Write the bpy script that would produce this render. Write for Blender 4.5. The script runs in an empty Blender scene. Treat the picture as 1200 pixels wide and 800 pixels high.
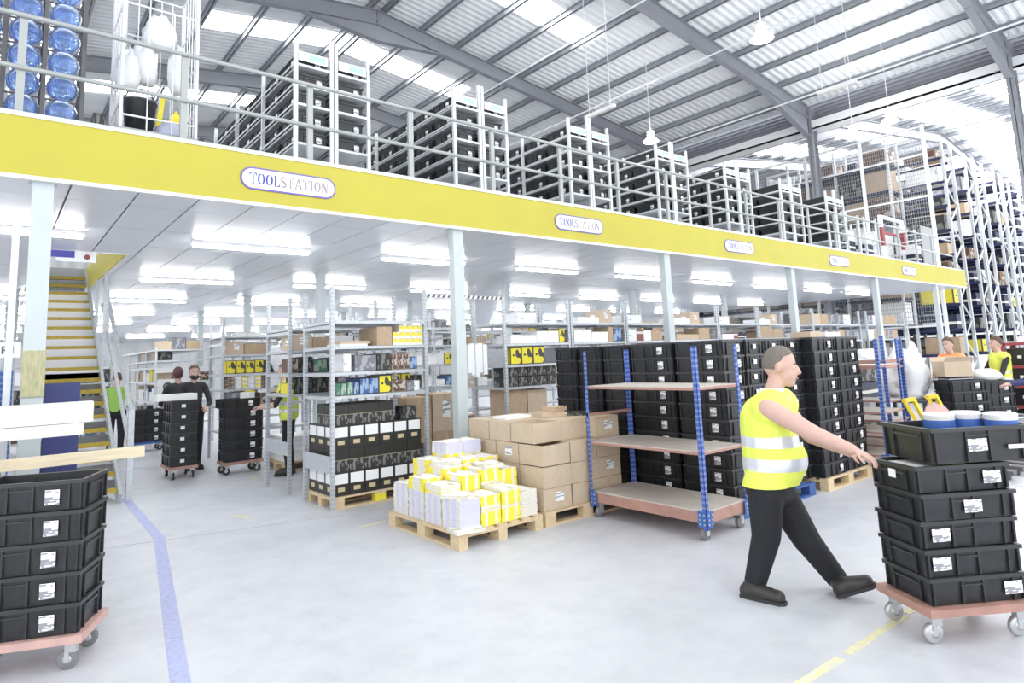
import bpy, bmesh, math, random
import numpy as np
from mathutils import Vector, Matrix
random.seed(7)
D = bpy.data; SC = bpy.context.scene; COL = SC.collection
# ---------------------------------------------------------------- camera
YAW, PITCH, ROLL, FPX, CX, CY, EYE = 0.6853, 0.12777, -0.039926, 746.15, 600.0, 323.44, 1.68
def cam_axes():
    cy, sy, cp, sp = math.cos(YAW), math.sin(YAW), math.cos(PITCH), math.sin(PITCH)
    f = np.array([sy*cp, cy*cp, sp]); r = np.array([cy, -sy, 0.0]); u = np.cross(r, f)
    c, s = math.cos(ROLL), math.sin(ROLL)
    return np.array([c*r+s*u, -s*r+c*u, f])
AX = cam_axes()
cam_data = D.cameras.new('camera'); cam = D.objects.new('camera', cam_data); COL.objects.link(cam)
cam_data.sensor_width = 36.0; cam_data.lens = FPX/1200*36; cam_data.shift_y = -(400-CY)/1200
cam_data.clip_end = 300; cam_data.clip_start = 0.05
cam.matrix_world = Matrix(((AX[0][0], AX[1][0], -AX[2][0], 0), (AX[0][1], AX[1][1], -AX[2][1], 0),
                           (AX[0][2], AX[1][2], -AX[2][2], EYE), (0, 0, 0, 1)))
SC.camera = cam
# ---------------------------------------------------------------- daylight and exposure
SC.view_settings.view_transform = 'Standard'; SC.view_settings.look = 'None'
SC.view_settings.gamma = 1.0; SC.view_settings.use_curve_mapping = False
SC.view_settings.exposure = 1.03
w = D.worlds.new('World'); SC.world = w; w.use_nodes = True
w.node_tree.nodes['Background'].inputs[0].default_value = (0.93, 0.96, 1.0, 1)
w.node_tree.nodes['Background'].inputs[1].default_value = 1.15
# pixel -> place helpers: a pixel gives a direction, the second argument the surface it touches
def ray(x, y): return AX.T @ np.array([(x-CX)/FPX, -(y-CY)/FPX, 1.0])
def atz(x, y, z=0.0): d = ray(x, y); t = (z-EYE)/d[2]; return np.array([0, 0, EYE])+t*d
def aty(x, y, Y): d = ray(x, y); return np.array([0, 0, EYE])+Y/d[1]*d
def atx(x, y, X): d = ray(x, y); return np.array([0, 0, EYE])+X/d[0]*d
FH = np.array([math.sin(YAW), math.cos(YAW), 0]); RH = np.array([math.cos(YAW), -math.sin(YAW), 0])
def ath(x, y, h): d = ray(x, y); return np.array([0, 0, EYE])+h/(d@FH)*d      # at ground distance h ahead
def proj(p):
    q = AX @ (np.array(p, float)-[0, 0, EYE])
    return CX+FPX*q[0]/q[2], CY-FPX*q[1]/q[2], q[2]
# ---------------------------------------------------------------- materials
MATS = {}
def mat(key, col=(.5, .5, .5), rough=.5, metal=0.0, noise=0.0, scale=8.0, emit=0.0, bump=0.0, alpha=1.0, trans=0.0, col2=None, stretch=(1, 1, 1)):
    if key in MATS: return MATS[key]
    m = D.materials.new(key); m.use_nodes = True; nt = m.node_tree; b = nt.nodes['Principled BSDF']
    b.inputs['Base Color'].default_value = (*col, 1); b.inputs['Roughness'].default_value = rough
    b.inputs['Metallic'].default_value = metal
    if trans: b.inputs['Transmission Weight'].default_value = trans
    if alpha < 1: b.inputs['Alpha'].default_value = alpha
    if emit:
        b.inputs['Emission Color'].default_value = (*col, 1); b.inputs['Emission Strength'].default_value = emit
    if noise or bump:
        tc = nt.nodes.new('ShaderNodeTexCoord'); mp = nt.nodes.new('ShaderNodeMapping'); mp.inputs['Scale'].default_value = stretch
        nz = nt.nodes.new('ShaderNodeTexNoise'); nz.inputs['Scale'].default_value = scale; nz.inputs['Detail'].default_value = 5
        nt.links.new(tc.outputs['Object'], mp.inputs[0]); nt.links.new(mp.outputs[0], nz.inputs['Vector'])
        if noise:
            mx = nt.nodes.new('ShaderNodeMix'); mx.data_type = 'RGBA'
            c2 = col2 or tuple(max(0, c*(1-noise)) for c in col)
            mx.inputs[6].default_value = (*col, 1); mx.inputs[7].default_value = (*c2, 1)
            rp = nt.nodes.new('ShaderNodeValToRGB'); rp.color_ramp.elements[0].position = .35; rp.color_ramp.elements[1].position = .7
            nt.links.new(nz.outputs[0], rp.inputs[0]); nt.links.new(rp.outputs[0], mx.inputs[0]); nt.links.new(mx.outputs[2], b.inputs['Base Color'])
        if bump:
            bp = nt.nodes.new('ShaderNodeBump'); bp.inputs['Strength'].default_value = bump; bp.inputs['Distance'].default_value = .01
            nt.links.new(nz.outputs[0], bp.inputs['Height']); nt.links.new(bp.outputs[0], b.inputs['Normal'])
    MATS[key] = m; return m
def mat_slots(key, col, hole, pitch=.05, metal=0.0, rough=.45):
    """perforated steel post: a column of punched slots, drawn as flat print along the height"""
    if key in MATS: return MATS[key]
    m = mat(key, col, rough, metal, .12, 14); nt = m.node_tree; b = nt.nodes['Principled BSDF']
    g = nt.nodes.new('ShaderNodeNewGeometry'); sp = nt.nodes.new('ShaderNodeSeparateXYZ'); nt.links.new(g.outputs['Position'], sp.inputs[0])
    md = nt.nodes.new('ShaderNodeMath'); md.operation = 'WRAP'; md.inputs[1].default_value = 0; md.inputs[2].default_value = pitch
    nt.links.new(sp.outputs[2], md.inputs[0])
    gt = nt.nodes.new('ShaderNodeMath'); gt.operation = 'GREATER_THAN'; gt.inputs[1].default_value = pitch*.62; nt.links.new(md.outputs[0], gt.inputs[0])
    sf = nt.nodes.new('ShaderNodeMath'); sf.operation = 'MULTIPLY'; sf.inputs[1].default_value = .28; nt.links.new(gt.outputs[0], sf.inputs[0])
    old = b.inputs['Base Color'].links[0].from_socket
    mx = nt.nodes.new('ShaderNodeMix'); mx.data_type = 'RGBA'; mx.inputs[7].default_value = (*hole, 1)
    nt.links.new(sf.outputs[0], mx.inputs[0]); nt.links.new(old, mx.inputs[6]); nt.links.new(mx.outputs[2], b.inputs['Base Color'])
    return m
def mat_print(key, paper, ink, sx=60.0, sy=25.0, amount=.5):
    """paper with blocks of dark print"""
    if key in MATS: return MATS[key]
    m = mat(key, paper, .6); nt = m.node_tree; b = nt.nodes['Principled BSDF']
    tc = nt.nodes.new('ShaderNodeTexCoord'); mp = nt.nodes.new('ShaderNodeMapping'); mp.inputs['Scale'].default_value = (sx, sx, sy)
    v = nt.nodes.new('ShaderNodeTexVoronoi'); v.distance = 'CHEBYCHEV'; v.inputs['Scale'].default_value = 1
    nt.links.new(tc.outputs['Object'], mp.inputs[0]); nt.links.new(mp.outputs[0], v.inputs['Vector'])
    sp = nt.nodes.new('ShaderNodeSeparateColor'); nt.links.new(v.outputs['Color'], sp.inputs[0])
    gt = nt.nodes.new('ShaderNodeMath'); gt.operation = 'GREATER_THAN'; gt.inputs[1].default_value = 1-amount; nt.links.new(sp.outputs[0], gt.inputs[0])
    mx = nt.nodes.new('ShaderNodeMix'); mx.data_type = 'RGBA'; mx.inputs[6].default_value = (*paper, 1); mx.inputs[7].default_value = (*ink, 1)
    nt.links.new(gt.outputs[0], mx.inputs[0]); nt.links.new(mx.outputs[2], b.inputs['Base Color'])
    return m
def mat_floor():
    m = mat('concrete_floor', (.62, .635, .67), .42, 0, .16, .35, bump=0.0, col2=(.52, .53, .56))
    nt = m.node_tree; b = nt.nodes['Principled BSDF']; old = b.inputs['Base Color'].links[0].from_socket
    tc = nt.nodes.new('ShaderNodeTexCoord')
    n2 = nt.nodes.new('ShaderNodeTexNoise'); n2.inputs['Scale'].default_value = 3.5; n2.inputs['Detail'].default_value = 9; n2.inputs['Roughness'].default_value = .7
    nt.links.new(tc.outputs['Object'], n2.inputs['Vector'])
    rp = nt.nodes.new('ShaderNodeValToRGB'); rp.color_ramp.elements[0].position = .42; rp.color_ramp.elements[1].position = .75
    rp.color_ramp.elements[0].color = (1, 1, 1, 1); rp.color_ramp.elements[1].color = (.86, .86, .87, 1)
    nt.links.new(n2.outputs[0], rp.inputs[0])
    mx = nt.nodes.new('ShaderNodeMix'); mx.data_type = 'RGBA'; mx.blend_type = 'MULTIPLY'; mx.inputs[0].default_value = 1
    nt.links.new(old, mx.inputs[6]); nt.links.new(rp.outputs[0], mx.inputs[7]); nt.links.new(mx.outputs[2], b.inputs['Base Color'])
    mr = nt.nodes.new('ShaderNodeMapRange'); mr.inputs[3].default_value = .3; mr.inputs[4].default_value = .55
    nt.links.new(n2.outputs[0], mr.inputs[0]); nt.links.new(mr.outputs[0], b.inputs['Roughness'])
    return m
M = dict(
 floor=mat_floor(), joint=mat('joint', (.36, .37, .4), .8), tape_blue=mat('tape_blue', (.44, .48, .74), .5, 0, .25, 30), tape_yellow=mat('tape_yellow', (.78, .72, .36), .6, 0, .35, 25, col2=(.62, .62, .6)),
 yellow=mat('fascia_yellow', (.52, .465, .05), .5, 0, .05, 2), white=mat('white_paint', (.86, .87, .88), .45), cream=mat('cream', (.82, .8, .74), .5),
 galv=mat('galvanised', (.58, .61, .64), .4, .35, .15, 20), galv_post=mat_slots('galvanised_post', (.56, .59, .62), (.22, .23, .25), .05, .35),
 palegalv=mat('pale_galvanised', (.74, .77, .79), .45, .15, .08, 9), railgrey=mat('rail_grey', (.4, .42, .41), .4, .1),
 column=mat('column_paint', (.56, .62, .63), .5, 0, .05, 4), steel=mat('portal_steel', (.26, .27, .3), .5, 0, .06, 2), sheet=mat('roof_sheet', (.86, .88, .9), .5, .0, .05, 1.5), purlin=mat('purlin_steel', (.32, .34, .37), .5, .1),
 rooflight=mat('rooflight', (1, 1, 1), .5, emit=7.0), tube=mat('lamp_tube', (1, 1, 1), .5, emit=24.0), prism=mat('emissive_shade', (1, .99, .97), .4, emit=22.0), highbay=mat('highbay_glow', (1, .99, .97), .5, emit=60.0),
 tile=mat('ceiling_tile', (.76, .785, .84), .28), soffit=mat('soffit_grid', (.4, .41, .43), .7),
 black=mat('black_plastic', (.016, .017, .02), .38, 0, .3, 12, col2=(.03, .031, .034)), blackrim=mat('black_plastic_rim', (.035, .036, .04), .35), rubber=mat('rubber', (.03, .03, .032), .6), greyrubber=mat('grey_rubber', (.2, .2, .21), .6), caster=mat('caster_zinc', (.55, .56, .57), .35, .6),
 card=mat('cardboard', (.5, .37, .25), .75, 0, .12, 6), card2=mat('cardboard_pale', (.6, .48, .35), .75, 0, .1, 6), card3=mat('cardboard_dark', (.36, .26, .18), .75, 0, .12, 6), tapebrown=mat('parcel_tape', (.56, .42, .27), .3), cardin=mat('cardboard_inside', (.42, .31, .2), .8),
 pallet=mat('pallet_wood', (.72, .57, .36), .7, 0, .3, 5, stretch=(1, 8, 8), col2=(.58, .44, .27)), palletblue=mat('pallet_blue', (.05, .12, .34), .6, 0, .3, 6), plank=mat('plank_wood', (.78, .67, .47), .6, 0, .2, 4, stretch=(1, 12, 12)),
 ply=mat('ply_top', (.55, .51, .46), .6, 0, .12, 5), plyedge=mat('ply_edge', (.46, .26, .21), .6, 0, .2, 8), dollywood=mat('dolly_wood', (.62, .4, .35), .6, 0, .15, 8),
 bluepost=mat_slots('blue_post', (.06, .13, .45), (.55, .6, .75), .05), blue=mat('blue_paint', (.05, .13, .42), .4), navy=mat('navy_board', (.035, .045, .16), .5, 0, .1, 4), redrack=mat('red_rack', (.32, .06, .07), .5),
 paper=mat_print('label_print', (.9, .9, .9), (.3, .3, .33), 22, 110, .33), boxlabel=mat_print('carton_label', (.88, .88, .88), (.3, .3, .33), 4, 26, .35), plainpaper=mat('plain_paper', (.88, .88, .88), .6), pages=mat('page_edges', (.82, .79, .7), .8, 0, .2, 60, stretch=(.2, .2, 3)), lilac=mat('lilac_cover', (.62, .61, .78), .5), ylw=mat('yellow_cover', (.9, .78, .06), .45), coverprint=mat_print('cover_print', (.85, .84, .8), (.6, .52, .36), 18, 18, .3),
 ink=mat('sign_blue', (.07, .07, .38), .5), signgrey=mat('sign_grey', (.34, .29, .31), .5), border=mat('sign_border', (.17, .13, .45), .5), green=mat('label_green', (.42, .62, .55), .6), skin=mat('skin', (.62, .4, .33), .55, 0, .08, 25), hair_grey=mat('hair_grey', (.2, .17, .145), .8, 0, .3, 80), hair_brown=mat('hair_brown', (.13, .075, .045), .7, 0, .4, 60), hair_red=mat('hair_dark_red', (.11, .04, .05), .7, 0, .4, 60),
 fluo=mat('fluorescent_yellow', (.74, .82, .12), .6), fluo_orange=mat('fluorescent_orange', (.95, .35, .15), .6), reflect=mat('reflective_tape', (.68, .7, .75), .3, .3), trousers=mat('black_trousers', (.013, .013, .017), .8, bump=.3, scale=30), darkshirt=mat('charcoal_shirt', (.03, .03, .034), .8), boot=mat('boot_leather', (.03, .026, .025), .45), maskblack=mat('face_mask', (.02, .02, .022), .7), eye=mat('eye_dark', (.03, .02, .02), .3), lips=mat('lips', (.45, .22, .2), .5), navyshirt=mat('navy_shirt', (.05, .06, .18), .8), greenshirt=mat('green_jacket', (.3, .55, .1), .7),
 water=mat('water_jug', (.3, .5, .95), .06, 0, trans=.8), jugcap=mat('jug_cap', (.25, .38, .75), .4), wrap=mat('stretch_wrap', (.86, .88, .9), .25, 0, .15, 18, bump=.6), bag=mat('plastic_bag', (.85, .86, .87), .3, bump=.8, scale=14), cementbag=mat('grey_bag', (.55, .58, .72), .6, bump=.4, scale=9), darkgrey=mat('dark_grey', (.1, .1, .105), .5), midgrey=mat('mid_grey', (.35, .36, .37), .5), gold=mat('gold_print', (.62, .52, .3), .4), blackcarton=mat('black_carton', (.03, .029, .026), .45), boxart=mat_print('box_art', (.035, .034, .032), (.2, .2, .19), 6, 3, .3), bluepack=mat_print('blue_pack', (.06, .12, .3), (.3, .42, .6), 5, 3, .35), greypack=mat_print('grey_pack', (.2, .2, .23), (.38, .38, .42), 6, 4, .4), yellowpack=mat_print('yellow_pack', (.8, .68, .04), (.06, .06, .05), 2.6, 2.2, .35), brownpack=mat_print('brown_pack', (.12, .07, .05), (.5, .45, .4), 4, 3, .3), whitepack=mat_print('white_pack', (.84, .85, .87), (.45, .5, .6), 3, 3, .15), greenpack=mat_print('green_pack', (.1, .3, .2), (.4, .5, .4), 5, 3, .3), yellowart=mat_print('yellow_spot_pack', (.86, .83, .72), (.85, .72, .05), 2.3, 2.3, .5),
 tread=mat('tread_grey', (.2, .2, .2), .7, 0, .2, 20), nosing=mat('nosing_yellow', (.5, .36, .04), .55, 0, .25, 18), riser=mat('stair_white', (.82, .82, .83), .5), hazard=None, redpack=mat('red_box', (.3, .1, .08), .6), truckyellow=mat('truck_yellow', (.85, .62, .04), .4), mesh=mat('mesh_wire', (.4, .42, .44), .45, .3), wallwhite=mat('wall_white', (.84, .85, .86), .6), navygoods=mat('navy_goods', (.012, .018, .05), .5), offwhite=mat('off_white_goods', (.75, .74, .7), .6), beamnavy=mat('navy_beam', (.02, .027, .085), .5), cable=mat('cable_white', (.8, .81, .82), .5), pvcpatch=mat('wooden_guard', (.52, .5, .3), .6, 0, .3, 12, stretch=(6, 6, 1)))
# ---------------------------------------------------------------- mesh builder
class MB:
    def __init__(s): s.v = []; s.f = []; s.m = []; s.sm = []
    def add(s, vs, fs, mi=0, smooth=False):
        o = len(s.v); s.v += [tuple(map(float, p)) for p in vs]; s.f += [tuple(o+i for i in f) for f in fs]; s.m += [mi]*len(fs); s.sm += [smooth]*len(fs); return s
    def box(s, x0, y0, z0, x1, y1, z1, mi=0):
        vs = [(x, y, z) for z in (z0, z1) for y in (y0, y1) for x in (x0, x1)]
        return s.add(vs, [(0, 2, 3, 1), (4, 5, 7, 6), (0, 1, 5, 4), (2, 6, 7, 3), (0, 4, 6, 2), (1, 3, 7, 5)], mi)
    def cbox(s, c, d, mi=0): return s.box(c[0]-d[0]/2, c[1]-d[1]/2, c[2]-d[2]/2, c[0]+d[0]/2, c[1]+d[1]/2, c[2]+d[2]/2, mi)
    def frustum(s, c, d0, d1, z0, z1, mi=0):
        vs = [(c[0]+sx*d[0]/2, c[1]+sy*d[1]/2, z) for z, d in ((z0, d0), (z1, d1)) for sy in (-1, 1) for sx in (-1, 1)]
        return s.add(vs, [(0, 2, 3, 1), (4, 5, 7, 6), (0, 1, 5, 4), (2, 6, 7, 3), (0, 4, 6, 2), (1, 3, 7, 5)], mi)
    def bar(s, p, q, w, h=None, mi=0, up=(0, 0, 1)):
        h = h or w; p = Vector(p); q = Vector(q); d = (q-p).normalized(); u = Vector(up)
        if abs(d.dot(u)) > .98: u = Vector((0, 1, 0))
        a = d.cross(u).normalized(); b = a.cross(d)
        vs = [c+a*(sx*w/2)+b*(sz*h/2) for c in (p, q) for sz in (-1, 1) for sx in (-1, 1)]
        return s.add(vs, [(0, 1, 3, 2), (4, 6, 7, 5), (0, 4, 5, 1), (2, 3, 7, 6), (0, 2, 6, 4), (1, 5, 7, 3)], mi)
    def tube(s, p, q, r, n=8, mi=0, r2=None, caps=True):
        p = Vector(p); q = Vector(q); d = (q-p).normalized(); u = Vector((0, 0, 1)) if abs(d.z) < .9 else Vector((1, 0, 0))
        a = d.cross(u).normalized(); b = d.cross(a); r2 = r if r2 is None else r2
        vs = [c+(a*math.cos(t)+b*math.sin(t))*rr for c, rr in ((p, r), (q, r2)) for t in (2*math.pi*i/n for i in range(n))]
        s.add(vs, [(i, (i+1) % n, n+(i+1) % n, n+i) for i in range(n)], mi, n > 6)
        if caps: s.add(vs, [tuple(range(n-1, -1, -1)), tuple(range(n, 2*n))], mi)
        return s
    def lathe(s, prof, axis='z', n=16, mi=0, o=(0, 0, 0)):
        vs = []
        for r, h in prof:
            for i in range(n):
                t = 2*math.pi*i/n; a, b = r*math.cos(t), r*math.sin(t)
                p = (a, b, h) if axis == 'z' else ((a, h, b) if axis == 'y' else (h, a, b))
                vs.append((p[0]+o[0], p[1]+o[1], p[2]+o[2]))
        k = len(prof)
        s.add(vs, [(j*n+i, j*n+(i+1) % n, (j+1)*n+(i+1) % n, (j+1)*n+i) for j in range(k-1) for i in range(n)], mi, True)
        return s
    def prism(s, pts, fr, thick, mi=0):
        """polygon given in 2D, mapped by fr(u,v,w) and extruded by thick in w"""
        n = len(pts); vs = [fr(u, v, 0) for u, v in pts]+[fr(u, v, thick) for u, v in pts]
        return s.add(vs, [tuple(range(n-1, -1, -1)), tuple(range(n, 2*n))]+[(i, (i+1) % n, n+(i+1) % n, n+i) for i in range(n)], mi)
    def ell(s, c, r, n=10, mi=0, rot=None):
        vs = []; k = max(5, n//2)
        for j in range(k+1):
            ph = math.pi*j/k
            for i in range(n):
                t = 2*math.pi*i/n; p = Vector((r[0]*math.sin(ph)*math.cos(t), r[1]*math.sin(ph)*math.sin(t), -r[2]*math.cos(ph)))
                if rot: p = rot @ p
                vs.append((c[0]+p[0], c[1]+p[1], c[2]+p[2]))
        return s.add(vs, [(j*n+i, j*n+(i+1) % n, (j+1)*n+(i+1) % n, (j+1)*n+i) for j in range(k) for i in range(n)], mi, True)
    def mesh(s, name, mats):
        me = D.meshes.new(name); me.from_pydata(s.v, [], s.f)
        for m in (mats if isinstance(mats, (list, tuple)) else [mats]): me.materials.append(m)
        me.polygons.foreach_set('material_index', s.m); me.polygons.foreach_set('use_smooth', s.sm)
        me.validate(); me.update(); return me
def link(name, me, parent=None, loc=None, rz=0.0, scale=None, label=None, cat=None, group=None, kind=None):
    o = D.objects.new(name, me); COL.objects.link(o)
    if loc is not None: o.location = [float(c) for c in loc]
    if rz: o.rotation_euler = (0, 0, rz)
    if scale is not None: o.scale = scale
    if parent is not None: o.parent = parent
    if label: o['label'] = label
    if cat: o['category'] = cat
    if group: o['group'] = group
    if kind: o['kind'] = kind
    return o
def thing(name, label, cat, loc=(0, 0, 0), rz=0.0, group=None, kind=None): return link(name, None, None, loc, rz, None, label, cat, group, kind)
def part(name, mb, mats, parent, **k): return link(name, mb.mesh(name, mats), parent, **k)
def inst(spec, parent=None, **k):
    """spec = (name, mesh, [child specs], loc); the copies share mesh data"""
    o = link(spec[0], spec[1], parent, **k)
    for c in spec[2]: inst(c, o, loc=c[3])
    return o
ORD = ['first', 'second', 'third', 'fourth', 'fifth', 'sixth', 'seventh', 'eighth', 'ninth', 'tenth', 'eleventh', 'twelfth', 'thirteenth', 'fourteenth', 'fifteenth', 'sixteenth', 'seventeenth', 'eighteenth', 'nineteenth', 'twentieth', 'twenty-first', 'twenty-second', 'twenty-third']
# ================================================================ the building
mb = MB().box(-9, -5, -.2, 62, 46, 0)
FLOOR = link('floor', mb.mesh('floor', M['floor']), kind='structure')
a, b = atz(125, 642), atz(460, 595)
jd = (b-a)/np.linalg.norm(b-a)
part('expansion_joint', MB().bar(a-jd*14+[0, 0, -.004], a+jd*60+[0, 0, -.004], .012, .01), M['joint'], FLOOR)
part('expansion_joint', MB().bar((9.2, -9, -.004), (9.2, 45, -.004), .012, .01), M['joint'], FLOOR)
TZ = [0.0]
def tape(pts, w, m, name='floor_tape'):
    t = MB(); TZ[0] += .0004
    for p, q in zip(pts[:-1], pts[1:]): t.bar((p[0], p[1], TZ[0]), (q[0], q[1], TZ[0]), w, .003)
    part(name, t, m, FLOOR)
tape([atz(147, 584), atz(186, 630)], .10, M['tape_blue']); tape([atz(186.5, 629), atz(216, 830)], .10, M['tape_blue'])
tape([atz(-40, 800), atz(20, 740)], .10, M['tape_blue'])
for p, q in (((930, 806), (985, 771)), ((992, 766), (1060, 722)), ((1062, 719), (1110, 690)), ((420, 618), (452, 611)), ((277, 604), (292, 607)), ((290, 557), (302, 562))):
    tape([atz(*p), atz(*q)], .05, M['tape_yellow'])
# walls that close the view: far end and far right
def ribbed_wall(name, p, q, z1, pitch, m):
    t = MB(); p = np.array(p, float); q = np.array(q, float); L = np.linalg.norm(q-p); d = (q-p)/L; n = np.array([-d[1], d[0]]); k = int(L/pitch); vs = []; fs = []
    for i in range(k*4+1):
        s = i*pitch/4; off = (0, 0, .04, .04)[i % 4]; c = p+d*s+n*off
        vs += [(c[0], c[1], 0), (c[0], c[1], z1)]
        if i: fs.append((2*i-2, 2*i, 2*i+1, 2*i-1))
    t.add(vs, fs); return link(name, t.mesh(name, m), kind='structure')
ribbed_wall('wall_back', (-14, 40), (62, 40), 12.6, .6, M['wallwhite'])
ribbed_wall('wall_right', (60, 40), (60, -10), 12.6, .6, M['wallwhite'])
# ---------------------------------------------------------------- roof
RIDGE, ZB, SL, EAVE = 9.0, 12.35, .13, 24.0
def zraf(X):
    if X <= EAVE+.6: return ZB-SL*abs(X-RIDGE)
    return ZB-SL*abs(X-39.6)
CEIL = thing('ceiling', None, None, kind='structure')
def sheet(name, xa, xb, y0, y1):
    t = MB(); vs = []; fs = []; k = int((y1-y0)/.25)*4
    for i in range(k+1):
        y = y0+i*.0625; dz = (0, 0, .035, .035)[i % 4]
        vs += [(xa, y, zraf(xa)+.68+dz), (xb, y, zraf(xb)+.68+dz)]
        if i: fs.append((2*i-2, 2*i-1, 2*i+1, 2*i))
    t.add(vs, fs); part(name, t, M['sheet'], CEIL)
for xa, xb in ((-8, RIDGE), (RIDGE, EAVE+.3), (EAVE+.9, 39.6), (39.6, 60)): sheet('roof_sheet', xa, xb, -2, 40)
def purlin(x, y0, y1, z):
    return MB().box(x-.01, y0, z, x+.01, y1, z+.18).box(x-.01, y0, z, x+.07, y1, z+.015).box(x-.07, y0, z+.165, x+.01, y1, z+.18)
xs = [RIDGE+.25+1.42*i for i in range(11)]+[RIDGE-.25-1.42*i for i in range(11)]+[EAVE+1.2+1.5*i for i in range(22)]
for x in xs: part('purlin', purlin(x, -2, 40, zraf(x)+.5), M['purlin'], CEIL)
for x, y0, y1, xe in ((4.6, 19.5, 20.7, 14.2), (RIDGE+.2, 13.3, 14.4, 15.2), (0.5, 26.2, 27.3, 8.8), (26.0, 5.2, 7.2, 39.4), (26.0, 8.4, 10.4, 39.4), (26.0, 11.6, 13.6, 39.4), (26.0, 15.0, 17, 39.4), (26.0, 1.5, 3.5, 39.4), (40.0, 5.2, 7.2, 55), (40.0, 8.4, 10.4, 55), (40.0, 1.5, 3.5, 55)):
    t = MB(); 
    segs = [(x, min(xe, RIDGE)), (RIDGE, xe)] if x < RIDGE < xe else [(x, xe)]
    for p, q in segs:
        t.add([(p, y0, zraf(p)+.675), (q, y0, zraf(q)+.675), (q, y1, zraf(q)+.675), (p, y1, zraf(p)+.675)], [(0, 1, 2, 3)])
        for yy in np.arange(y0, y1, .25): t.box(p, yy-.01, 0, p+.001, yy+.01, .001) if False else None
    part('rooflight', t, M['rooflight'], CEIL)
part('gutter', MB().box(EAVE+.25, -8, 10.0, EAVE+1.0, 40, 10.06).box(EAVE+.25, -8, 10.0, EAVE+.3, 40, 10.35).box(EAVE+.95, -8, 10.0, EAVE+1.0, 40, 10.5), M['white'], CEIL)
t = MB().box(EAVE+.62, -8, 10.3, EAVE+.66, 40, 11.2)
for i in range(6): t.box(EAVE+.56, -8, 10.36+.14*i, EAVE+.63, 40, 10.41+.14*i)
part('gutter_cladding', t, M['steel'], CEIL)
def isec(t, p, q, d, bw=.2, mi=0):
    p = Vector(p); q = Vector(q); up = Vector((0, 0, 1))
    t.bar(p+up*d/2, q+up*d/2, .03, d-.02, mi); t.bar(p+up*.012, q+up*.012, bw, .024, mi); t.bar(p+up*(d-.012), q+up*(d-.012), bw, .024, mi)
for y in (-1.6, 4.7, 11.0, 17.3, 23.6, 29.9, 36.2):
    fr = thing('portal_frame', None, None, (0, 0, 0), kind='structure')
    for xa, xb in ((-8, RIDGE), (RIDGE, EAVE), (EAVE+.6, 39.6), (39.6, 59)):
        t = MB(); isec(t, (xa, y, zraf(xa)), (xb, y, zraf(xb)), .5); part('rafter', t, M['steel'], fr)
    for s, x0 in ((-1, EAVE), (1, EAVE+.6)):
        x1 = x0+s*3.4
        t = MB().add([(x0, y-.1, zraf(x0)-.75), (x1, y-.1, zraf(x1)+.02), (x0, y-.1, zraf(x0)+.02), (x0, y+.1, zraf(x0)-.75), (x1, y+.1, zraf(x1)+.02), (x0, y+.1, zraf(x0)+.02)], [(0, 1, 4, 3)])
        t.bar((x0, y, zraf(x0)-.74), (x1, y, zraf(x1)), .2, .024).add([(x0, y-.015, zraf(x0)-.75), (x1, y-.015, zraf(x1)+.02), (x0, y-.015, zraf(x0)+.02), (x0, y+.015, zraf(x0)-.75), (x1, y+.015, zraf(x1)+.02), (x0, y+.015, zraf(x0)+.02)], [(0, 1, 2), (3, 5, 4)])
        part('haunch', t, M['steel'], fr)
    for s in (-1, 1):
        x1 = RIDGE+s*2.4; t = MB().add([(RIDGE, y-.015, ZB-.55), (x1, y-.015, zraf(x1)), (RIDGE, y-.015, ZB), (RIDGE, y+.015, ZB-.55), (x1, y+.015, zraf(x1)), (RIDGE, y+.015, ZB)], [(0, 1, 2), (3, 5, 4)])
        t.bar((RIDGE, y, ZB-.54), (x1, y, zraf(x1)), .2, .024); part('ridge_haunch', t, M['steel'], fr)
    if y > -1:
        t = MB(); X0 = EAVE+.1; t.box(X0, y-.11, 0, X0+.02, y+.11, 10.9).box(X0+.4, y-.11, 0, X0+.42, y+.11, 10.9).box(X0, y-.01, 0, X0+.42, y+.01, 10.9); part('column', t, M['steel'], fr)
    for x in xs[1:9:2]:
        part('brace', MB().bar((x, y, zraf(x)+.05), (x+.05, y+.55, zraf(x)+.55), .04, .006), M['palegalv'], fr)
# conduits and hanging lamps
def conduit(pa, pb, z):
    X = (atz(*pa, z)[0]+atz(*pb, z)[0])/2
    t = MB().tube((X, -6, z), (X, 36, z), .025, 6); part('conduit', t, M['cable'], CEIL); return X
xa_ = conduit((857, 54), (977, 0), 10.6); xb_ = conduit((855, 145), (1000, 92), 9.6); conduit((600, 85), (700, 38), 11.4)
def lamp(px, z, ztop, label, lit=True):
    p = atz(*px, z) if px[0] > 40 else np.array([px[0], px[1], z]); r = thing('high_bay_lamp', label, 'lamp', p)
    t = MB().lathe([(.03, .36), (.1, .34), (.11, .16), (.24, .02), (.25, 0)], n=20).lathe([(.03, .36), (.0, .37)], n=20); part('emissive_shade', t, M['prism'], r)  # shade surface itself emits, glow added to brighten the roof above
    part('bulb', MB().lathe([(0, .0), (.1, -.01), (.17, 0), (.2, .03), (0.0, .06)], n=20), M['highbay'] if lit else M['white'], r)
    part('suspension_wire', MB().tube((0, 0, .36), (0, 0, zraf(p[0])+.69-z), .012, 6), M['cable'], r); return r
lamp((893, 46), 8.6, 11.3, 'bright round lamp hanging highest in front of the ribbed roof')
lamp((763, 166), 8.6, 11.6, 'bright round lamp hanging just above the fourth upper bin rack')
lamp((1043, 143), 8.6, 10.6, 'bright lamp hanging above the mesh cage at right')
lamp((1000, 160), 8.4, 10.6, 'glaring lamp left of the mesh cage by the grey column')
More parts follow.
